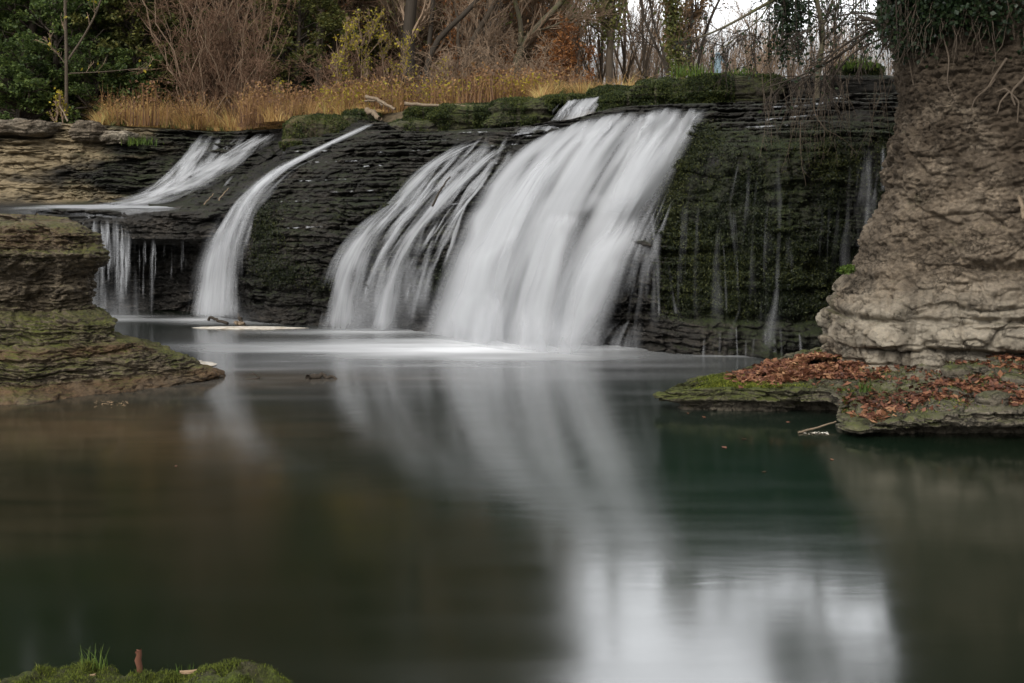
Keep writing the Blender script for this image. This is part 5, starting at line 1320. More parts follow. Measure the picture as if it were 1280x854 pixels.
# brown thicket of bare whips
def thicket(label, px, Y, w, h, n, rng, twig='twigred', name='thicket', lean=0.12):
    base = gpt(px, Y); t = thing(name, label, 'thicket', base)
    m = Mesh(); mt = Mesh()
    P, R = [], []
    for k in range(n // 2):
        b = base + np.array([rng.normal(0, w * .6), rng.uniform(-.7, .7), -.15])
        p, r = trunk_line(b, h * rng.uniform(.35, 1), (rng.normal(0, lean * 2.2), rng.normal(0, .2)), rng, 9, .35, rng.uniform(.014, .04), .007)
        P.append(p[0]); R.append(r[0])
    P = np.array(P); R = np.array(R)
    tubes(mt, P, R, 4)
    P2, R2 = spawn(P, R, 14, .4, 1.5, .8, rng, 7, .1, .6, .05, wob=.3)
    P3, R3 = spawn(P2, R2, 9, .15, .7, .8, rng, 5, .0, .7, .1, wob=.35)
    tubes(m, P2, np.maximum(R2, .007), 3); tubes(m, P3, np.maximum(R3, .0055), 3)
    mt.build('stem', M['twig'], t); m.build('crown', M[twig], t, smooth=False)
    return t


thicket('tall tangle of reddish brown bare stems left of centre', 262, 38.5, 0.75, 8.0, 90, rng, lean=.08)
thicket('reddish bare thicket right of the tangled stems', 312, 38.0, 0.45, 5.5, 44, rng, lean=.09)
thicket('dense knee-high reddish thicket behind the leaning driftwood', 470, 39, 1.9, 2.6, 90, rng)
thicket('brown thicket of fine stems behind the mossy wall', 610, 37, 2.0, 2.2, 90, rng, 'twig')

# saplings and yellow shrubs
for px, Y, h, n, lab in ((410, 36.5, 3.0, 520, 'thin sapling with yellow leaves in tiers, left of the pair'), (455, 36, 3.2, 620, 'arching yellow-leaved sapling, middle of the three'), (492, 36.5, 2.8, 420, 'yellow-leaved sapling nearest the twin dark trunks'),
                         (72, 35.5, 1.2, 130, 'low twiggy shrub with a few big yellow leaves on the left wall'), (552, 36, 1.7, 300, 'short yellow shrub among the weeds behind the mossy wall'), (345, 36.5, 1.6, 240, 'small orange yellow shrub by the thicket foot')):
    tree(lab, gpt(px, Y), h, rng, 'yellow_shrub', 'shrub', r0=.03, limbs=7, br=4, tw=4, leaf='lf_yel', nleaf=n, lsize=.055 if h > 1.3 else .07, up=.5, l1=.5, stems=2, twig='twig', bark='twig')
for px, Y, h, n, lab in ((722, 40, 3.2, 2300, 'russet-leaved beech shrub left of the forked trunk'), (700, 43, 3.6, 1700, 'russet beech shrub behind the leaning tree'), (560, 46, 6.5, 3000, 'rust orange beech behind the twin trunks'), (655, 41, 2.4, 2000, 'copper shrub at the foot of the leaning tree')):
    tree(lab, gpt(px, Y), h, rng, 'russet_shrub', 'shrub', r0=.06, limbs=10, br=6, tw=6, leaf='lf_rus', nleaf=n, lsize=.07, up=.3, l1=.5, stems=2, twig='twigred')

# traced trees
traced('slim_tree', 'slim bare trunk with one fork standing before the evergreens', [([(83, 140), (83, 60), (81, 0), (84, -90)], 4.5, 3), ([(83, 78), (105, 46), (120, 18), (140, -40)], 3, 2), ([(83, 92), (130, 90), (190, 84)], 1.6, .8), ([(82, 80), (68, 62), (60, 55)], 1.6, .8)], 36.0, rng, leaf='lf_yel', nleaf=26, lsize=.09, k2=5, k3=3, lt=1.0)
traced('twin_trunk_tree', 'dark thick twin-trunked bare tree at the centre of the wood', [([(513, 132), (511, 80), (509, 40), (516, 0), (520, -140)], 17, 12), ([(530, 130), (533, 80), (540, 50), (566, 32), (600, 0), (640, -70)], 9, 5), ([(536, 60), (540, 20), (545, -60)], 6, 4)], 39.0, rng, 'barkdark', 'twig', k2=12, k3=9, lt=2.2, k4=3)
traced('bare_tree', 'bare brown tree with crooked limbs right of the twin trunks', [([(574, 132), (580, 90), (578, 70), (600, 35), (622, 0), (650, -80)], 9, 5), ([(579, 72), (570, 60), (575, 30), (560, -20)], 5, 3), ([(585, 85), (598, 60), (612, 52)], 4, 2)], 40.0, rng, 'bark', 'twig', k2=12, k3=9, lt=2.2, k4=3)
traced('leaning_tree', 'dark bare tree leaning right, before the russet shrubs', [([(642, 130), (641, 90), (648, 62), (668, 36), (695, 12), (735, -40)], 12, 6), ([(650, 60), (652, 30), (640, -10), (635, -60)], 7, 4), ([(665, 40), (690, 34), (712, 22), (735, 20)], 3.5, 1.5)], 40.5, rng, 'barkgreen', 'twig', k2=13, k3=10, lt=2.4, k4=3)
traced('forked_tree', 'straight forked trunk with yellow green ivy against the sky', [([(761, 112), (762, 60), (765, 20), (765, -30), (768, -140)], 10, 7), ([(768, 40), (774, 18), (784, -8), (795, -60)], 5.5, 3), ([(761, 48), (755, 22), (744, 2), (738, -30)], 4.5, 3), ([(758, 46), (738, 31), (718, 24), (700, 26)], 3, 1)], 41.0, rng, 'bark', 'twig',
       k2=7, k3=6, lt=1.5, leaf='lf_olive', nleaf=500, lsize=.08, ivy=[('lf_olive', 0, .25, .6, 900, .22, .09), ('lf_olive', 2, .2, .8, 420, .3, .09)])
traced('slender_tree', 'slender bare tree leaning left beside the upturned stump', [([(838, 100), (832, 82), (820, 58), (806, 28), (796, -20)], 4, 2.5), ([(836, 95), (828, 60), (815, 25), (808, -40)], 3, 2), ([(822, 62), (806, 50), (795, 30)], 2, 1)], 38.0, rng, 'barkdark', 'twigdark', k2=8, k3=6, lt=1.4)
traced('ivy_clad_tree', 'thin trunk wrapped in yellowish ivy above the main fall', [([(851, 105), (846, 70), (842, 30), (836, -40)], 5, 4), ([(848, 85), (858, 40), (858, -40)], 4, 3)], 34.0, rng, 'bark', 'twig', k2=8, k3=6, lt=1.2, leaf='lf_brown', nleaf=900, lsize=.07,
       ivy=[('lf_olive', 0, .0, 1, 2200, .16, .075)])
traced('slender_tree', 'slender dark tree curving right against the pale sky', [([(868, 105), (876, 62), (884, 30), (902, -5), (925, -60)], 4, 2.5), ([(874, 70), (868, 30), (872, -40)], 2.5, 1.6), ([(880, 45), (866, 30)], 1.5, .8)], 36.0, rng, 'barkdark', 'twigdark', k2=8, k3=6, lt=1.5, leaf='lf_brown', nleaf=260, lsize=.06)
traced('slender_tree', 'brown-leaved thin stem between the ivy trunk and curving tree', [([(862, 105), (861, 60), (866, 20), (862, -60)], 4, 3)], 35.0, rng, 'barkdark', 'twigdark', k2=9, k3=7, lt=1.2, leaf='lf_brown', nleaf=1100, lsize=.07)

# bare trees of the wood: five grown, the rest copied
protos = []
for k in range(5):
    r_ = np.random.default_rng(300 + k)
    protos.append(tree('thin brown tree with few leaves deep in the wood behind the falls', (0, 0, -30), [16, 18, 14, 17, 19][k], r_, r0=[.12, .15, .09, .13, .16][k], limbs=20, br=8, tw=8, tw2=2, twig=['twig', 'twigred', 'twig', 'twig', 'twigred'][k],
                       leaf=['lf_olive', 'lf_rus', 'lf_rus', 'lf_brown', 'lf_olive'][k], nleaf=[2600, 1500, 2600, 2200, 2200][k], lsize=.09, group='thin trees of the wood'))
place = []
for k in range(46):
    px = 290 + (k * 61.8 % 400) + rng.uniform(-8, 8); place.append((px, 44 + 22 * ((k * 0.618) % 1)))
for px in (-60, 10, 110, 180, 240, 290): place.append((px, rng.uniform(52, 60)))
for i, (px, Y) in enumerate(place):
    b = gpt(px, Y)
    if i < 5:
        o = protos[i]; o.location = b; o.rotation_euler = (0, 0, rng.uniform(0, 6))
    else:
        o = copy_tree(protos[i % 5], b, rng.uniform(0, 6.28), rng.uniform(.8, 1.25))
# small far trees against the sky
r_ = np.random.default_rng(350)
fp = tree('small far bare tree fanning out against the sky above the mossy block', (0, 0, -30), 9, r_, 'far_tree', 'tree', r0=.13, limbs=12, br=7, tw=6, up=.6, ang=.5, l1=.6, twr=1.6, tmin=.05, twig='twig', group='far bare trees on the skyline')
fplace = [(918, 95), (935, 88), (952, 92), (975, 85), (1000, 90), (1035, 88), (1058, 95), (880, 90), (810, 80), (790, 88), (735, 84), (700, 78), (820, 92), (1085, 92), (1110, 88), (850, 85), (770, 95), (905, 75), (942, 70), (962, 78), (985, 72), (1015, 76), (1045, 70), (1070, 78), (865, 72), (835, 68), (805, 66), (780, 70), (752, 68), (722, 66)]
for i, (px, Y) in enumerate(fplace):
    b = gpt(px, Y); s = rng.uniform(.85, 1.1) * (1.15 if px > 830 else 1.3)
    if i == 0:
        fp.location = b; fp.scale = (s, s, s); o = fp
    else:
        o = copy_tree(fp, b, rng.uniform(0, 6.28), s)
    if px < 830:
        o['label'] = 'small far bare tree fanning out behind the forked and slender trunks'

# far wood, one mass
def far_wood():
    rng = np.random.default_rng(41); m = Mesh()
    n = 640
    px = rng.uniform(-300, 720, n); Y = rng.uniform(66, 110, n); X = (px - CX) / F * Y
    Pt, Rt = [], []
    for k in range(n):
        p, r = trunk_line((X[k], Y[k], float(gz(X[k], Y[k])) - .3), rng.uniform(9, 17) * (1 if px[k] < 620 else .75), (rng.normal(0, .08), 0), rng, 7, .07, rng.uniform(.08, .2), .03)
        Pt.append(p[0]); Rt.append(r[0])
    Pt = np.array(Pt); Rt = np.array(Rt); tubes(m, Pt, Rt, 4)
    P2, R2 = spawn(Pt, Rt, 22, 1.2, 4.5, .7, rng, 5, .3, .45, .05); tubes(m, P2, np.maximum(R2, .015), 3)
    P3, R3 = spawn(P2, R2, 6, .4, 1.6, .6, rng, 3, .2, .6, .1); tubes(m, P3, np.maximum(R3, .014), 3)
    e = P3[:, -1]; q = e[rng.integers(0, len(e), 70000)]
    leaves(m, q + rng.normal(0, .3, q.shape), .2, rng, mi=1)
    tag(m.build('far_wood', [M['twig'], M['lf_far']], smooth=False), 'far brown leafless wood closing the view', None, kind='stuff')


far_wood()

# grass and weeds
def clumps(mesh, P, rng, h, nb=26, spread=.10, w=.02, lean=.55):
    """grass in tussocks: every blade leans away from the middle of its own tuft"""
    n = len(P); hh = h * rng.uniform(.35, 1.45, n) * (0.75 + 1.0 * fbm(P[:, 0] * 1.1, P[:, 1] * 1.1, 0, 921, 3))
    c = np.repeat(P, nb, 0); hb = np.repeat(hh, nb) * rng.uniform(.45, 1.1, n * nb)
    az = rng.uniform(0, 2 * math.pi, n * nb); r = np.sqrt(rng.uniform(0, 1, n * nb)); tilt = np.repeat(rng.normal(0, .4, (n, 2)), nb, 0)
    out = np.stack([np.cos(az) * r * lean + tilt[:, 0], np.sin(az) * r * lean + tilt[:, 1], 0 * az], -1) + rng.normal(0, .15, (n * nb, 3)) * (1, 1, 0)
    b = c + np.stack([np.cos(az) * r * spread, np.sin(az) * r * spread, 0 * az], -1)
    t = np.linspace(0, 1, 5); L = np.linalg.norm(out, axis=1)
    cen = b[:, None, :] + out[:, None, :] * hb[:, None, None] * (t ** 1.8)[None, :, None]
    cen[:, :, 2] += hb[:, None] * (t[None] - (0.30 * np.minimum(L, 1.4)[:, None]) * t[None] ** 3)
    side = norm(np.stack([np.cos(az * 3.7) + .4, .4 * np.sin(az * 2.3), 0 * az], -1))
    ww = w * rng.uniform(.6, 1.4, n * nb)[:, None] * (1 - .9 * t[None])
    V = np.stack([cen - side[:, None] * ww[..., None] / 2, cen + side[:, None] * ww[..., None] / 2], 2).reshape(-1, 3)
    base = gridq(5, 2); mesh.add(V, (base[None] + (np.arange(n * nb) * 10)[:, None, None]).reshape(-1, 4))


def band(n, xr, yr, rng, fn=None):
    px = rng.uniform(xr[0], xr[1], n * 3); Y = rng.uniform(yr[0], yr[1], n * 3)
    X = (px - CX) / F * Y
    w = 0.5 + fbm(X * .7, Y * .7, 0, 901, 3) * 1.3
    keep = rng.uniform(0, 1, n * 3) < w
    X, Y = X[keep][:n], Y[keep][:n]
    return np.stack([X, Y, gz(X, Y) - .03], -1)


rng = np.random.default_rng(55)
m = Mesh()
P = band(520, (118, 350), (33.4, 37.8), rng); P = P[P[:, 1] > np.interp(P[:, 0], [-15, -9, -7, -5], [33.9, 35.3, 33.4, 31.7])]
mound = np.exp(-((P[:, 0] / P[:, 1] * F + CX - 285) / 45) ** 2)
clumps(m, P, rng, .5 + .75 * mound + .3 * sstep(34, 37, P[:, 1]))
P = band(300, (330, 520), (31.2, 35), rng); clumps(m, P, rng, .6 + 0 * P[:, 0])
P = band(420, (668, 850), (28.2, 33), rng); clumps(m, P, rng, .50 + 0 * P[:, 0])
tag(m.build('dry_grass', M['grass'], smooth=False), 'golden dry grass along the top of the falls', None, kind='stuff')
m = Mesh()
P = band(260, (120, 500), (32.5, 36.5), rng); P = P[P[:, 1] > np.interp(P[:, 0], [-15, -9, -7, -5], [33.9, 35.3, 33.4, 31.7])]; clumps(m, P, rng, .4 + 0 * P[:, 0])
P = band(50, (690, 760), (28.4, 30), rng); clumps(m, P, rng, .4 + 0 * P[:, 0])
tag(m.build('green_grass', M['lf_olive'], smooth=False), 'patches of greener grass among the golden grass', None, kind='stuff')
m = Mesh()
P = band(6500, (120, 760), (34, 46), rng); P = P[(P[:, 1] > 36.2)]
blades(m, P, rng.uniform(.4, 1.5, len(P)), .022, rng, lean=.4, bend=.2)
P2 = band(9000, (300, 700), (31.5, 38), rng); blades(m, P2, rng.uniform(.3, 1.1, len(P2)), .018, rng, lean=.35, bend=.2)
Q = np.concatenate([P, P2]); idx = rng.integers(0, len(Q), 16000)
leaves(m, Q[idx] + np.stack([rng.normal(0, .1, 16000), rng.normal(0, .1, 16000), rng.uniform(.1, 1.1, 16000)], -1), .055, rng)
tag(m.build('undergrowth', M['weed'], smooth=False), 'reddish brown weeds and stems under the trees', None, kind='stuff')
m = Mesh(); P = band(2600, (395, 700), (31.5, 36), rng)
leaves(m, P + np.stack([0 * P[:, 0], 0 * P[:, 0], rng.uniform(.1, .9, len(P))], -1), .06, rng)
tag(m.build('yellow_weeds', M['lf_yel'], smooth=False), 'small yellow leaves scattered through the weeds', None, kind='stuff')
# dark dead seed-head plant
base = gpt(186, 34.6)
m = Mesh(); r2 = np.random.default_rng(4)
P = base + np.stack([r2.normal(0, .22, 60), r2.normal(0, .15, 60), 0 * r2.normal(size=60)], -1); blades(m, P, r2.uniform(.5, 1.3, 60), .03, r2, lean=.12, bend=.2)
leaves(m, base + np.stack([r2.normal(0, .25, 160), r2.normal(0, .12, 160), r2.uniform(.5, 1.35, 160)], -1), .07, r2)
tag(m.build('dead_plant', M['weed'], smooth=False), 'clump of dark dead stalks standing in the golden grass', 'plant')

r2 = np.random.default_rng(44)
for px, Y, n, hh, lab in ((150, 35.0, 40, .8, 'small clump of dark stalks at the left end of the golden grass'), (236, 35.4, 50, 1.0, 'brown seed-head clump before the thicket'), (330, 34.0, 60, 1.2, 'tall rusty clump of stalks between golden grass and promontory'), (436, 33.6, 40, .9, 'dark clump of stalks behind the promontory rocks'),
                          (600, 31.0, 50, 1.0, 'brown clump of stalks on top of the mossy wall'), (715, 30.5, 40, .8, 'brown stalks among the golden grass left of the forked trunk')):
    b = gpt(px, Y); m = Mesh()
    P = b + np.stack([r2.normal(0, .28, n), r2.normal(0, .15, n), 0 * r2.normal(size=n)], -1); blades(m, P, r2.uniform(.5, 1.2, n) * hh, .028, r2, lean=.35, bend=.3)
    leaves(m, b + np.stack([r2.normal(0, .3, n * 3), r2.normal(0, .12, n * 3), r2.uniform(.3, 1.15, n * 3) * hh], -1), .06, r2, droop=.3)
    tag(m.build('dead_plant', M['weed'], smooth=False), lab, 'plant', 'dead stalk clumps in the grass')
# upturned stump
t = thing('stump', 'grey upturned root stump behind the golden grass', 'stump', gpt(806, 33))
m = Mesh(); r2 = np.random.default_rng(14); c = np.array(t['_base'])
P = []
for k in range(26):
    a = r2.uniform(0, 2 * np.pi); e = c + np.array([math.cos(a) * r2.uniform(.3, .8), r2.uniform(-.4, .2), .55 + math.sin(a) * r2.uniform(.2, .6)])
    P.append(resample(np.array([c + (0, .2, .5), (c + (0, .1, .5) + e) / 2 + r2.normal(0, .1, 3), e]), 7))
tubes(m, np.array(P), np.repeat(np.linspace(.11, .02, 7)[None], 26, 0), 6)
m.build('roots', M['root'], t)
m = Mesh(); tubes(m, resample(np.array([c + (0, -.05, .55), c + (.3, .5, .4), c + (.8, 1.8, .3)]), 8), np.linspace(.42, .3, 8), 12)
m.build('trunk', M['bark'], t)

# pale blue post
t = thing('post', 'weathered pale blue post standing behind the large mossy block', 'post', gpt(897, 30))
c = np.array(t['_base'])
top = at(897, 66, 30)
m = Mesh()
def boxv(m, c0, s):
    x, y, z = s
    V = np.array([(a * x / 2, b * y / 2, d * z / 2) for d in (-1, 1) for b in (-1, 1) for a in (-1, 1)]) + c0
    m.add(V, [(0, 2, 3, 1), (4, 5, 7, 6), (0, 1, 5, 4), (2, 6, 7, 3), (0, 4, 6, 2), (1, 3, 7, 5)])
hgt = top[2] - c[2]
boxv(m, (top[0], 30, c[2] + hgt / 2), (.10, .10, hgt)); m.build('shaft', M['bluepost'], t, smooth=False)
m = Mesh(); boxv(m, (top[0], 30, top[2] - .42), (.15, .14, .5)); m.build('sleeve', M['bluepost'], t, smooth=False)
m = Mesh(); tubes(m, np.array([(top[0] + .02, 29.9, top[2] - .05), (top[0] + .1, 29.9, top[2] - .2), (top[0] + .2, 29.9, top[2] - .3)]), np.array([.025, .025, .02]), 6); m.build('arm', M['bluepost'], t)

# tree hung with ivy near the bluff
traced('ivy_tree', 'bare tree hung with dark ivy curtains above the mossy cliff', [([(1022, 130), (1020, 100), (1024, 72), (1031, 52), (1030, 30), (1020, 5), (1010, -60)], 7, 5.5), ([(1028, 34), (1040, 5), (1050, -50)], 4, 3), ([(1012, -30), (985, -8), (960, 3), (925, 24), (890, 42), (858, 52)], 6, 1.6),
       ([(965, 0), (950, 25), (930, 40), (900, 62)], 2.4, 1), ([(985, -8), (978, 20), (960, 48), (930, 70)], 2.4, 1), ([(1030, 50), (1060, 20), (1085, -10)], 3, 2)], 23.2, rng, 'barkgreen', 'twigdark', k2=10, k3=6, lt=1.3, leaf='lf_ivy', nleaf=420, lsize=.05, up=-.05, droop=.06, k4=2)


def ivy_curtain(label, x0, x1, y0, y1, Y, n, rng, name='ivy_curtain', dense=1.0):
    base = at((x0 + x1) / 2, y1, Y); t = thing(name, label, 'ivy', base)
    ms, ml = Mesh(), Mesh()
    S = []
    for k in range(26):
        xa = rng.uniform(x0, x1); ye = y1 - (y1 - y0) * rng.uniform(0, .5) ** 1.5
        pts = np.array([(xa, y0), (xa + rng.normal(0, 3), (y0 + ye) / 2), (xa + rng.normal(0, 5), ye)])
        r = resample(pts, 9); S.append(at(r[:, 0], r[:, 1], Y + rng.normal(0, .25) + np.linspace(0, .1, 9)))
    S = np.array(S); tubes(ms, S, np.repeat(np.linspace(.012, .005, 9)[None], len(S), 0), 4)
    f = rng.uniform(0, 1, n) ** 1.35 * 8; i = np.clip(f.astype(int), 0, 7); g = (f - i)[:, None]; a = rng.integers(0, len(S), n)
    c = S[a, i] * (1 - g) + S[a, i + 1] * g + rng.normal(0, .06, (n, 3))
    leaves(ml, c, .06, rng, droop=.7, aspect=1.2)
    ms.build('stem', M['twigdark'], t); ml.build('leaves', M['lf_ivy'], t, smooth=False)


ivy_curtain('thick dark ivy curtain hanging left of the crooked ivy tree trunk', 962, 1013, -30, 82, 23.0, 2600, rng)
ivy_curtain('sparse ivy strands hanging right of the crooked ivy tree trunk', 1035, 1120, -30, 75, 22.6, 700, rng)
ivy_curtain('ragged ivy hanging at the top left edge of the bluff', 1095, 1160, -40, 75, 16.3, 1500, rng)

# overhanging bare branches that spring from the top of the bluff
traced('overhanging_tree', 'bare dark tree leaning out from the bluff top over the falls', [([(1135, 40), (1118, 38), (1098, 28), (1070, 20)], 12, 3), ([(1122, 20), (1095, 35), (1060, 62), (1030, 82), (995, 98), (950, 112)], 5, 1.2), ([(1118, 32), (1080, 40), (1050, 58), (1022, 85), (1000, 110), (975, 128)], 4, 1), ([(1112, 45), (1085, 55), (1060, 70), (1040, 95), (1028, 120)], 3, 1),
       ([(1150, -25), (1128, 8), (1118, 22), (1108, 38)], 5, 4), ([(1110, 20), (1060, 15), (1010, 38), (985, 52)], 2.5, 1)], 18.5, rng, 'barkdark', 'twigdark', k2=9, k3=5, lt=.9, up=-.12, droop=.10, leaf='lf_ivy', nleaf=120, lsize=.045, k4=2)


def vines(label, spec, rng, mat='root', name='hanging_vine', rad=.008, twig=6):
    for lab, pts, Y, w in spec:
        P = resample(np.array([at(a, b, Y + rng.normal(0, .05)) for a, b in pts]), 14)
        P = P + np.cumsum(rng.normal(0, .008, P.shape), 0)
        m = Mesh(); tubes(m, P, np.linspace(w, w * .5, 14), 5)
        if twig:
            P2, R2 = spawn(P[None], np.full((1, 14), w), twig, .08, .35, .6, rng, 5, -.2, .5, .2, droop=.15); tubes(m, P2, np.maximum(R2, .003), 3)
        tag(m.build(name, M[mat]), lab or label, 'vine', 'vines hanging over the mossy cliff')


vs = []
r3 = np.random.default_rng(66)
for k in range(46):
    x = r3.uniform(955, 1112); y0 = r3.uniform(70, 110); y1 = y0 + r3.uniform(40, 110)
    vs.append((None, [(x + r3.uniform(-10, 15), y0), (x, (y0 + y1) / 2), (x + r3.uniform(-14, 14), y1)], r3.uniform(19.5, 20.3), r3.uniform(.004, .008)))
vines('thin bare brown vine hanging over the top of the mossy cliff', vs, r3, 'bark')
vines('', [('long pale vine curving across the ledge and down the mossy cliff', [(1022, 95), (1018, 130), (1020, 145), (1030, 160), (1055, 175), (1070, 190)], 19.8, .012), ('pale vine dangling straight over the dark moss', [(1001, 150), (1002, 185), (1006, 210), (1012, 230)], 19.9, .008)], r3, 'root', twig=2)


def nearest_bluff(px, py):
    q = BL.reshape(-1, 3)[::3]; sx = CX + q[:, 0] / q[:, 1] * F; sy = HY + (HC - q[:, 2]) / q[:, 1] * F
    d = (sx - px) ** 2 + (sy - py) ** 2; i = np.argsort(d)[:12]
    return q[i[np.argmin(q[i, 1])]]


def root(label, pts, w0, w1, forks=()):
    P = np.array([nearest_bluff(a, b) for a, b in pts]); P[:, 1] -= 0.08
    P = resample(P, 18); P = np.stack([blur(P[:, k], 1, 0) for k in range(3)], -1)
    m = Mesh(); tubes(m, P, np.linspace(w0, w1, 18) / 2 * 15 / F, 7)
    for fk in forks:
        Q = np.array([nearest_bluff(a, b) for a, b in fk]); Q[:, 1] -= 0.08
        tubes(m, resample(Q, 10), np.linspace(w1 * 1.2, w1 * .5, 10) / 2 * 15 / F, 6)
    tag(m.build('root', M['root']), label, 'root', 'roots on the bluff face')


root('thick pale root forking down the bluff at the right frame edge', [(1272, 30), (1274, 60), (1277, 95), (1268, 108), (1258, 118), (1262, 135)], 5.5, 2.5, [[(1260, 116), (1250, 112), (1240, 113)], [(1262, 118), (1250, 125), (1243, 140)], [(1258, 120), (1268, 132), (1270, 150)]])
root('pale diagonal root across the upper bluff', [(1252, 75), (1240, 92), (1228, 108), (1215, 122), (1208, 140)], 3.5, 1.5, [[(1245, 103), (1230, 108), (1218, 120)]])
root('root running down the left edge of the upper bluff', [(1128, 20), (1130, 60), (1136, 100), (1142, 130)], 3, 1.2)
root('thin root down the middle of the upper bluff', [(1178, 40), (1182, 70), (1180, 105), (1190, 128)], 2.5, 1)

# dark overgrowth over the bluff's top
def bluff_top():
    rng = np.random.default_rng(88)
    q = BL[300:].reshape(-1, 3); sx = CX + q[:, 0] / q[:, 1] * F; sy = HY + (HC - q[:, 2]) / q[:, 1] * F
    vis = (sx > 1105) & (sx < 1330) & (sy < 75) & (sy > -90) & (q[:, 1] < 17.5)
    q = q[vis]; w = sstep(85, 10, sy[vis]) * np.clip(.5 + 1.6 * fbm(q[:, 0] * 1.6, q[:, 2] * 1.6, 0, 95, 3), .03, 1)
    t = thing('overhanging_shrub', 'dark shrub and ivy growing over the top of the brown bluff', 'shrub', at(1200, -40, 15.5))
    idx = rng.choice(len(q), 5200, p=w / w.sum()); P = q[idx]; P[:, 1] -= rng.uniform(.03, .45, len(P)) * sstep(4.8, 5.6, P[:, 2]); P[:, 2] -= rng.uniform(0, .2, len(P))
    m = Mesh(); leaves(m, P, .055, rng, droop=.5, aspect=1.3); m.build('leaves', M['lf_ivy'], t, smooth=False)
    idx = rng.choice(len(q), 260, p=w / w.sum()); P = q[idx].copy(); P[:, 1] -= .12
    n = 8; L = rng.uniform(.3, 1.1, len(P)); pts = [P]; cur = P; d = np.stack([rng.normal(0, .3, len(P)), -.25 + rng.normal(0, .15, len(P)), -np.ones(len(P))], -1)
    for k in range(n - 1):
        d = norm(d + rng.normal(0, .25, d.shape) + (0, 0.03, -.15)); cur = cur + d * (L / n)[:, None]; pts.append(cur)
    m = Mesh(); tubes(m, np.stack(pts, 1), np.repeat(np.linspace(.007, .002, n)[None], len(P), 0), 4); m.build('twigs', M['bark'], t)


bluff_top()

# fern on the bluff's shoulder
t = thing('fern', 'small bright green fern on the left shoulder of the bluff', 'fern', at(1062, 340, 16.4)); c = np.array(t['_base']); r2 = np.random.default_rng(19)
m = Mesh(); ml = Mesh()
P = []
for k in range(16):
    a = r2.uniform(2.2, 4.4); L = r2.uniform(.16, .32); d = np.array([math.cos(a) * .9, -.5 + .3 * math.sin(a), 0])
    s = np.linspace(0, 1, 8)[:, None]; P.append(c + (0.06, 0, 0) + d * L * s + np.array([0, 0, 1]) * (s * .22 - s ** 2 * .2) * r2.uniform(.6, 1.4))
P = np.array(P); tubes(m, P, np.repeat(np.linspace(.004, .002, 8)[None], len(P), 0), 4)
pp = P[:, 1:].reshape(-1, 3); pp = np.repeat(pp, 6, 0) + r2.normal(0, .018, (len(pp) * 6, 3)); leaves(ml, pp, .024, r2, flat=.3, aspect=2)
m.build('stem', M['fern'], t); ml.build('leaves', M['fern'], t, smooth=False)
# green plant on the mossy hump, and small plants by the upper left wall
for px, py, Y, n, h, lab in ((1075, 82, 24.2, 120, .3, 'bright green grassy clump on the hump beside the bluff'), (925, 90, 24.4, 60, .18, 'thin yellow green tuft on the large mossy block'), (175, 178, 33.1, 90, .28, 'dark green tuft hanging on the ochre left wall'), (860, 92, 24.6, 80, .35, 'yellow green plant at the left end of the large mossy block')):
    r2 = np.random.default_rng(int(px)); b = at(px, py, Y); m = Mesh()
    blades(m, b + r2.normal(0, [.22, .1, .03], (n, 3)) - (0, 0, .05), r2.uniform(.5, 1, n) * h, .025, r2, lean=.6)
    tag(m.build('grass_tuft', M['grassgreen'], smooth=False), lab, 'grass tuft')

for o in bpy.data.objects:
    if '_base' in o:
        del o['_base']

# ---------------------------------------------------------------- light, sky, camera
sc = bpy.context.scene
w = bpy.data.worlds.new('World'); sc.world = w; w.use_nodes = True
nt = w.node_tree; nt.nodes.clear()
SUN_EL, SUN_AZ = math.radians(42), math.radians(205)       # azimuth from +Y clockwise: behind and a little to the left of the camera
sky = nt.nodes.new('ShaderNodeTexSky'); sky.sky_type = 'NISHITA'; sky.sun_disc = False
sky.sun_elevation = SUN_EL; sky.sun_rotation = SUN_AZ; sky.air_density = 1.0; sky.dust_density = 4.0; sky.ozone_density = 1.0
hs = nt.nodes.new('ShaderNodeHueSaturation'); hs.inputs['Saturation'].default_value = 0.10
tc = nt.nodes.new('ShaderNodeTexCoord'); sp = nt.nodes.new('ShaderNodeSeparateXYZ')
mr = nt.nodes.new('ShaderNodeValToRGB'); cr = mr.color_ramp
while len(cr.elements) < 5: cr.elements.new(.5)
for e, (p_, v_) in zip(cr.elements, ((0, .20), (.11, .28), (.20, 1.8), (.5, 2.2), (1, .42))): e.position = p_; e.color = (v_, v_, v_, 1)
my = nt.nodes.new('ShaderNodeMapRange'); my.inputs[1].default_value = -.6; my.inputs[2].default_value = .9; my.inputs[3].default_value = .75; my.inputs[4].default_value = 3.3
ma = nt.nodes.new('ShaderNodeMath'); ma.operation = 'MULTIPLY'
ns = nt.nodes.new('ShaderNodeTexNoise'); ns.inputs['Scale'].default_value = 2.5; ns.inputs['Detail'].default_value = 4
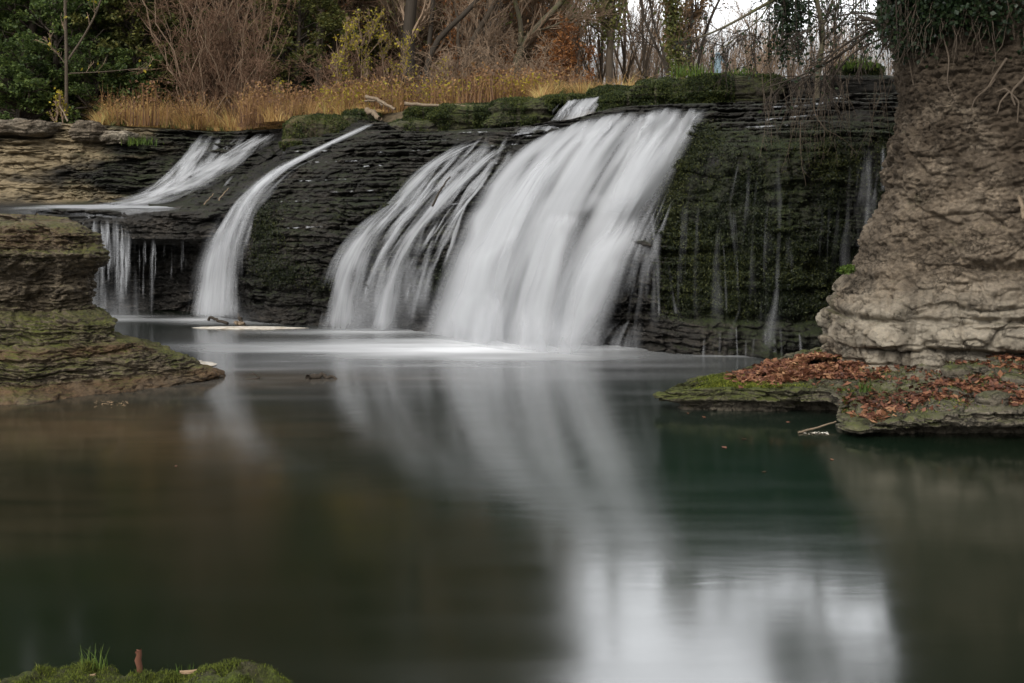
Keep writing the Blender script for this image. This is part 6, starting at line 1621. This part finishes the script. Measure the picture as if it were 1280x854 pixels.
mr2 = nt.nodes.new('ShaderNodeMapRange'); mr2.inputs[1].default_value = .3; mr2.inputs[2].default_value = .7; mr2.inputs[3].default_value = .85; mr2.inputs[4].default_value = 1.15
mu = nt.nodes.new('ShaderNodeMath'); mu.operation = 'MULTIPLY'
mx = nt.nodes.new('ShaderNodeMix'); mx.data_type = 'RGBA'; mx.blend_type = 'MULTIPLY'; mx.inputs[0].default_value = 1
bg = nt.nodes.new('ShaderNodeBackground'); bg.inputs[1].default_value = 0.12
ow = nt.nodes.new('ShaderNodeOutputWorld')
L = nt.links.new
L(sky.outputs[0], hs.inputs['Color']); L(tc.outputs['Generated'], sp.inputs[0]); L(sp.outputs[2], mr.inputs[0]); L(tc.outputs['Generated'], ns.inputs['Vector']); L(ns.outputs[0], mr2.inputs[0])
L(sp.outputs[1], my.inputs[0]); L(mr.outputs[0], ma.inputs[0]); L(my.outputs[0], ma.inputs[1]); L(ma.outputs[0], mu.inputs[0]); L(mr2.outputs[0], mu.inputs[1]); L(hs.outputs[0], mx.inputs[6]); L(mu.outputs[0], mx.inputs[7]); L(mx.outputs[2], bg.inputs[0]); L(bg.outputs[0], ow.inputs[0])

sd = bpy.data.lights.new('sun', 'SUN'); sd.energy = 1.1; sd.angle = math.radians(12); sd.color = (1.0, 0.95, 0.88)
so = bpy.data.objects.new('sun', sd); C.objects.link(so)
so.rotation_euler = (math.pi / 2 - SUN_EL, 0, math.pi - SUN_AZ)
so.location = (0, 0, 30)

cd = bpy.data.cameras.new('camera'); cam = bpy.data.objects.new('camera', cd); C.objects.link(cam)
cam.location = (0, 0, HC); cam.rotation_euler = (math.pi / 2, 0, 0)
cd.sensor_width = 36; cd.lens = 36 * F / 1280; cd.shift_y = -(427 - HY) / 1280
cd.clip_start = 0.1; cd.clip_end = 2000
sc.camera = cam

sc.view_settings.view_transform = 'Standard'; sc.view_settings.look = 'None'; sc.view_settings.gamma = 1.0; sc.view_settings.use_curve_mapping = False
sc.view_settings.exposure = 0.22
sc.cycles.max_bounces = 8; sc.cycles.diffuse_bounces = 3; sc.cycles.glossy_bounces = 3; sc.cycles.transparent_max_bounces = 24
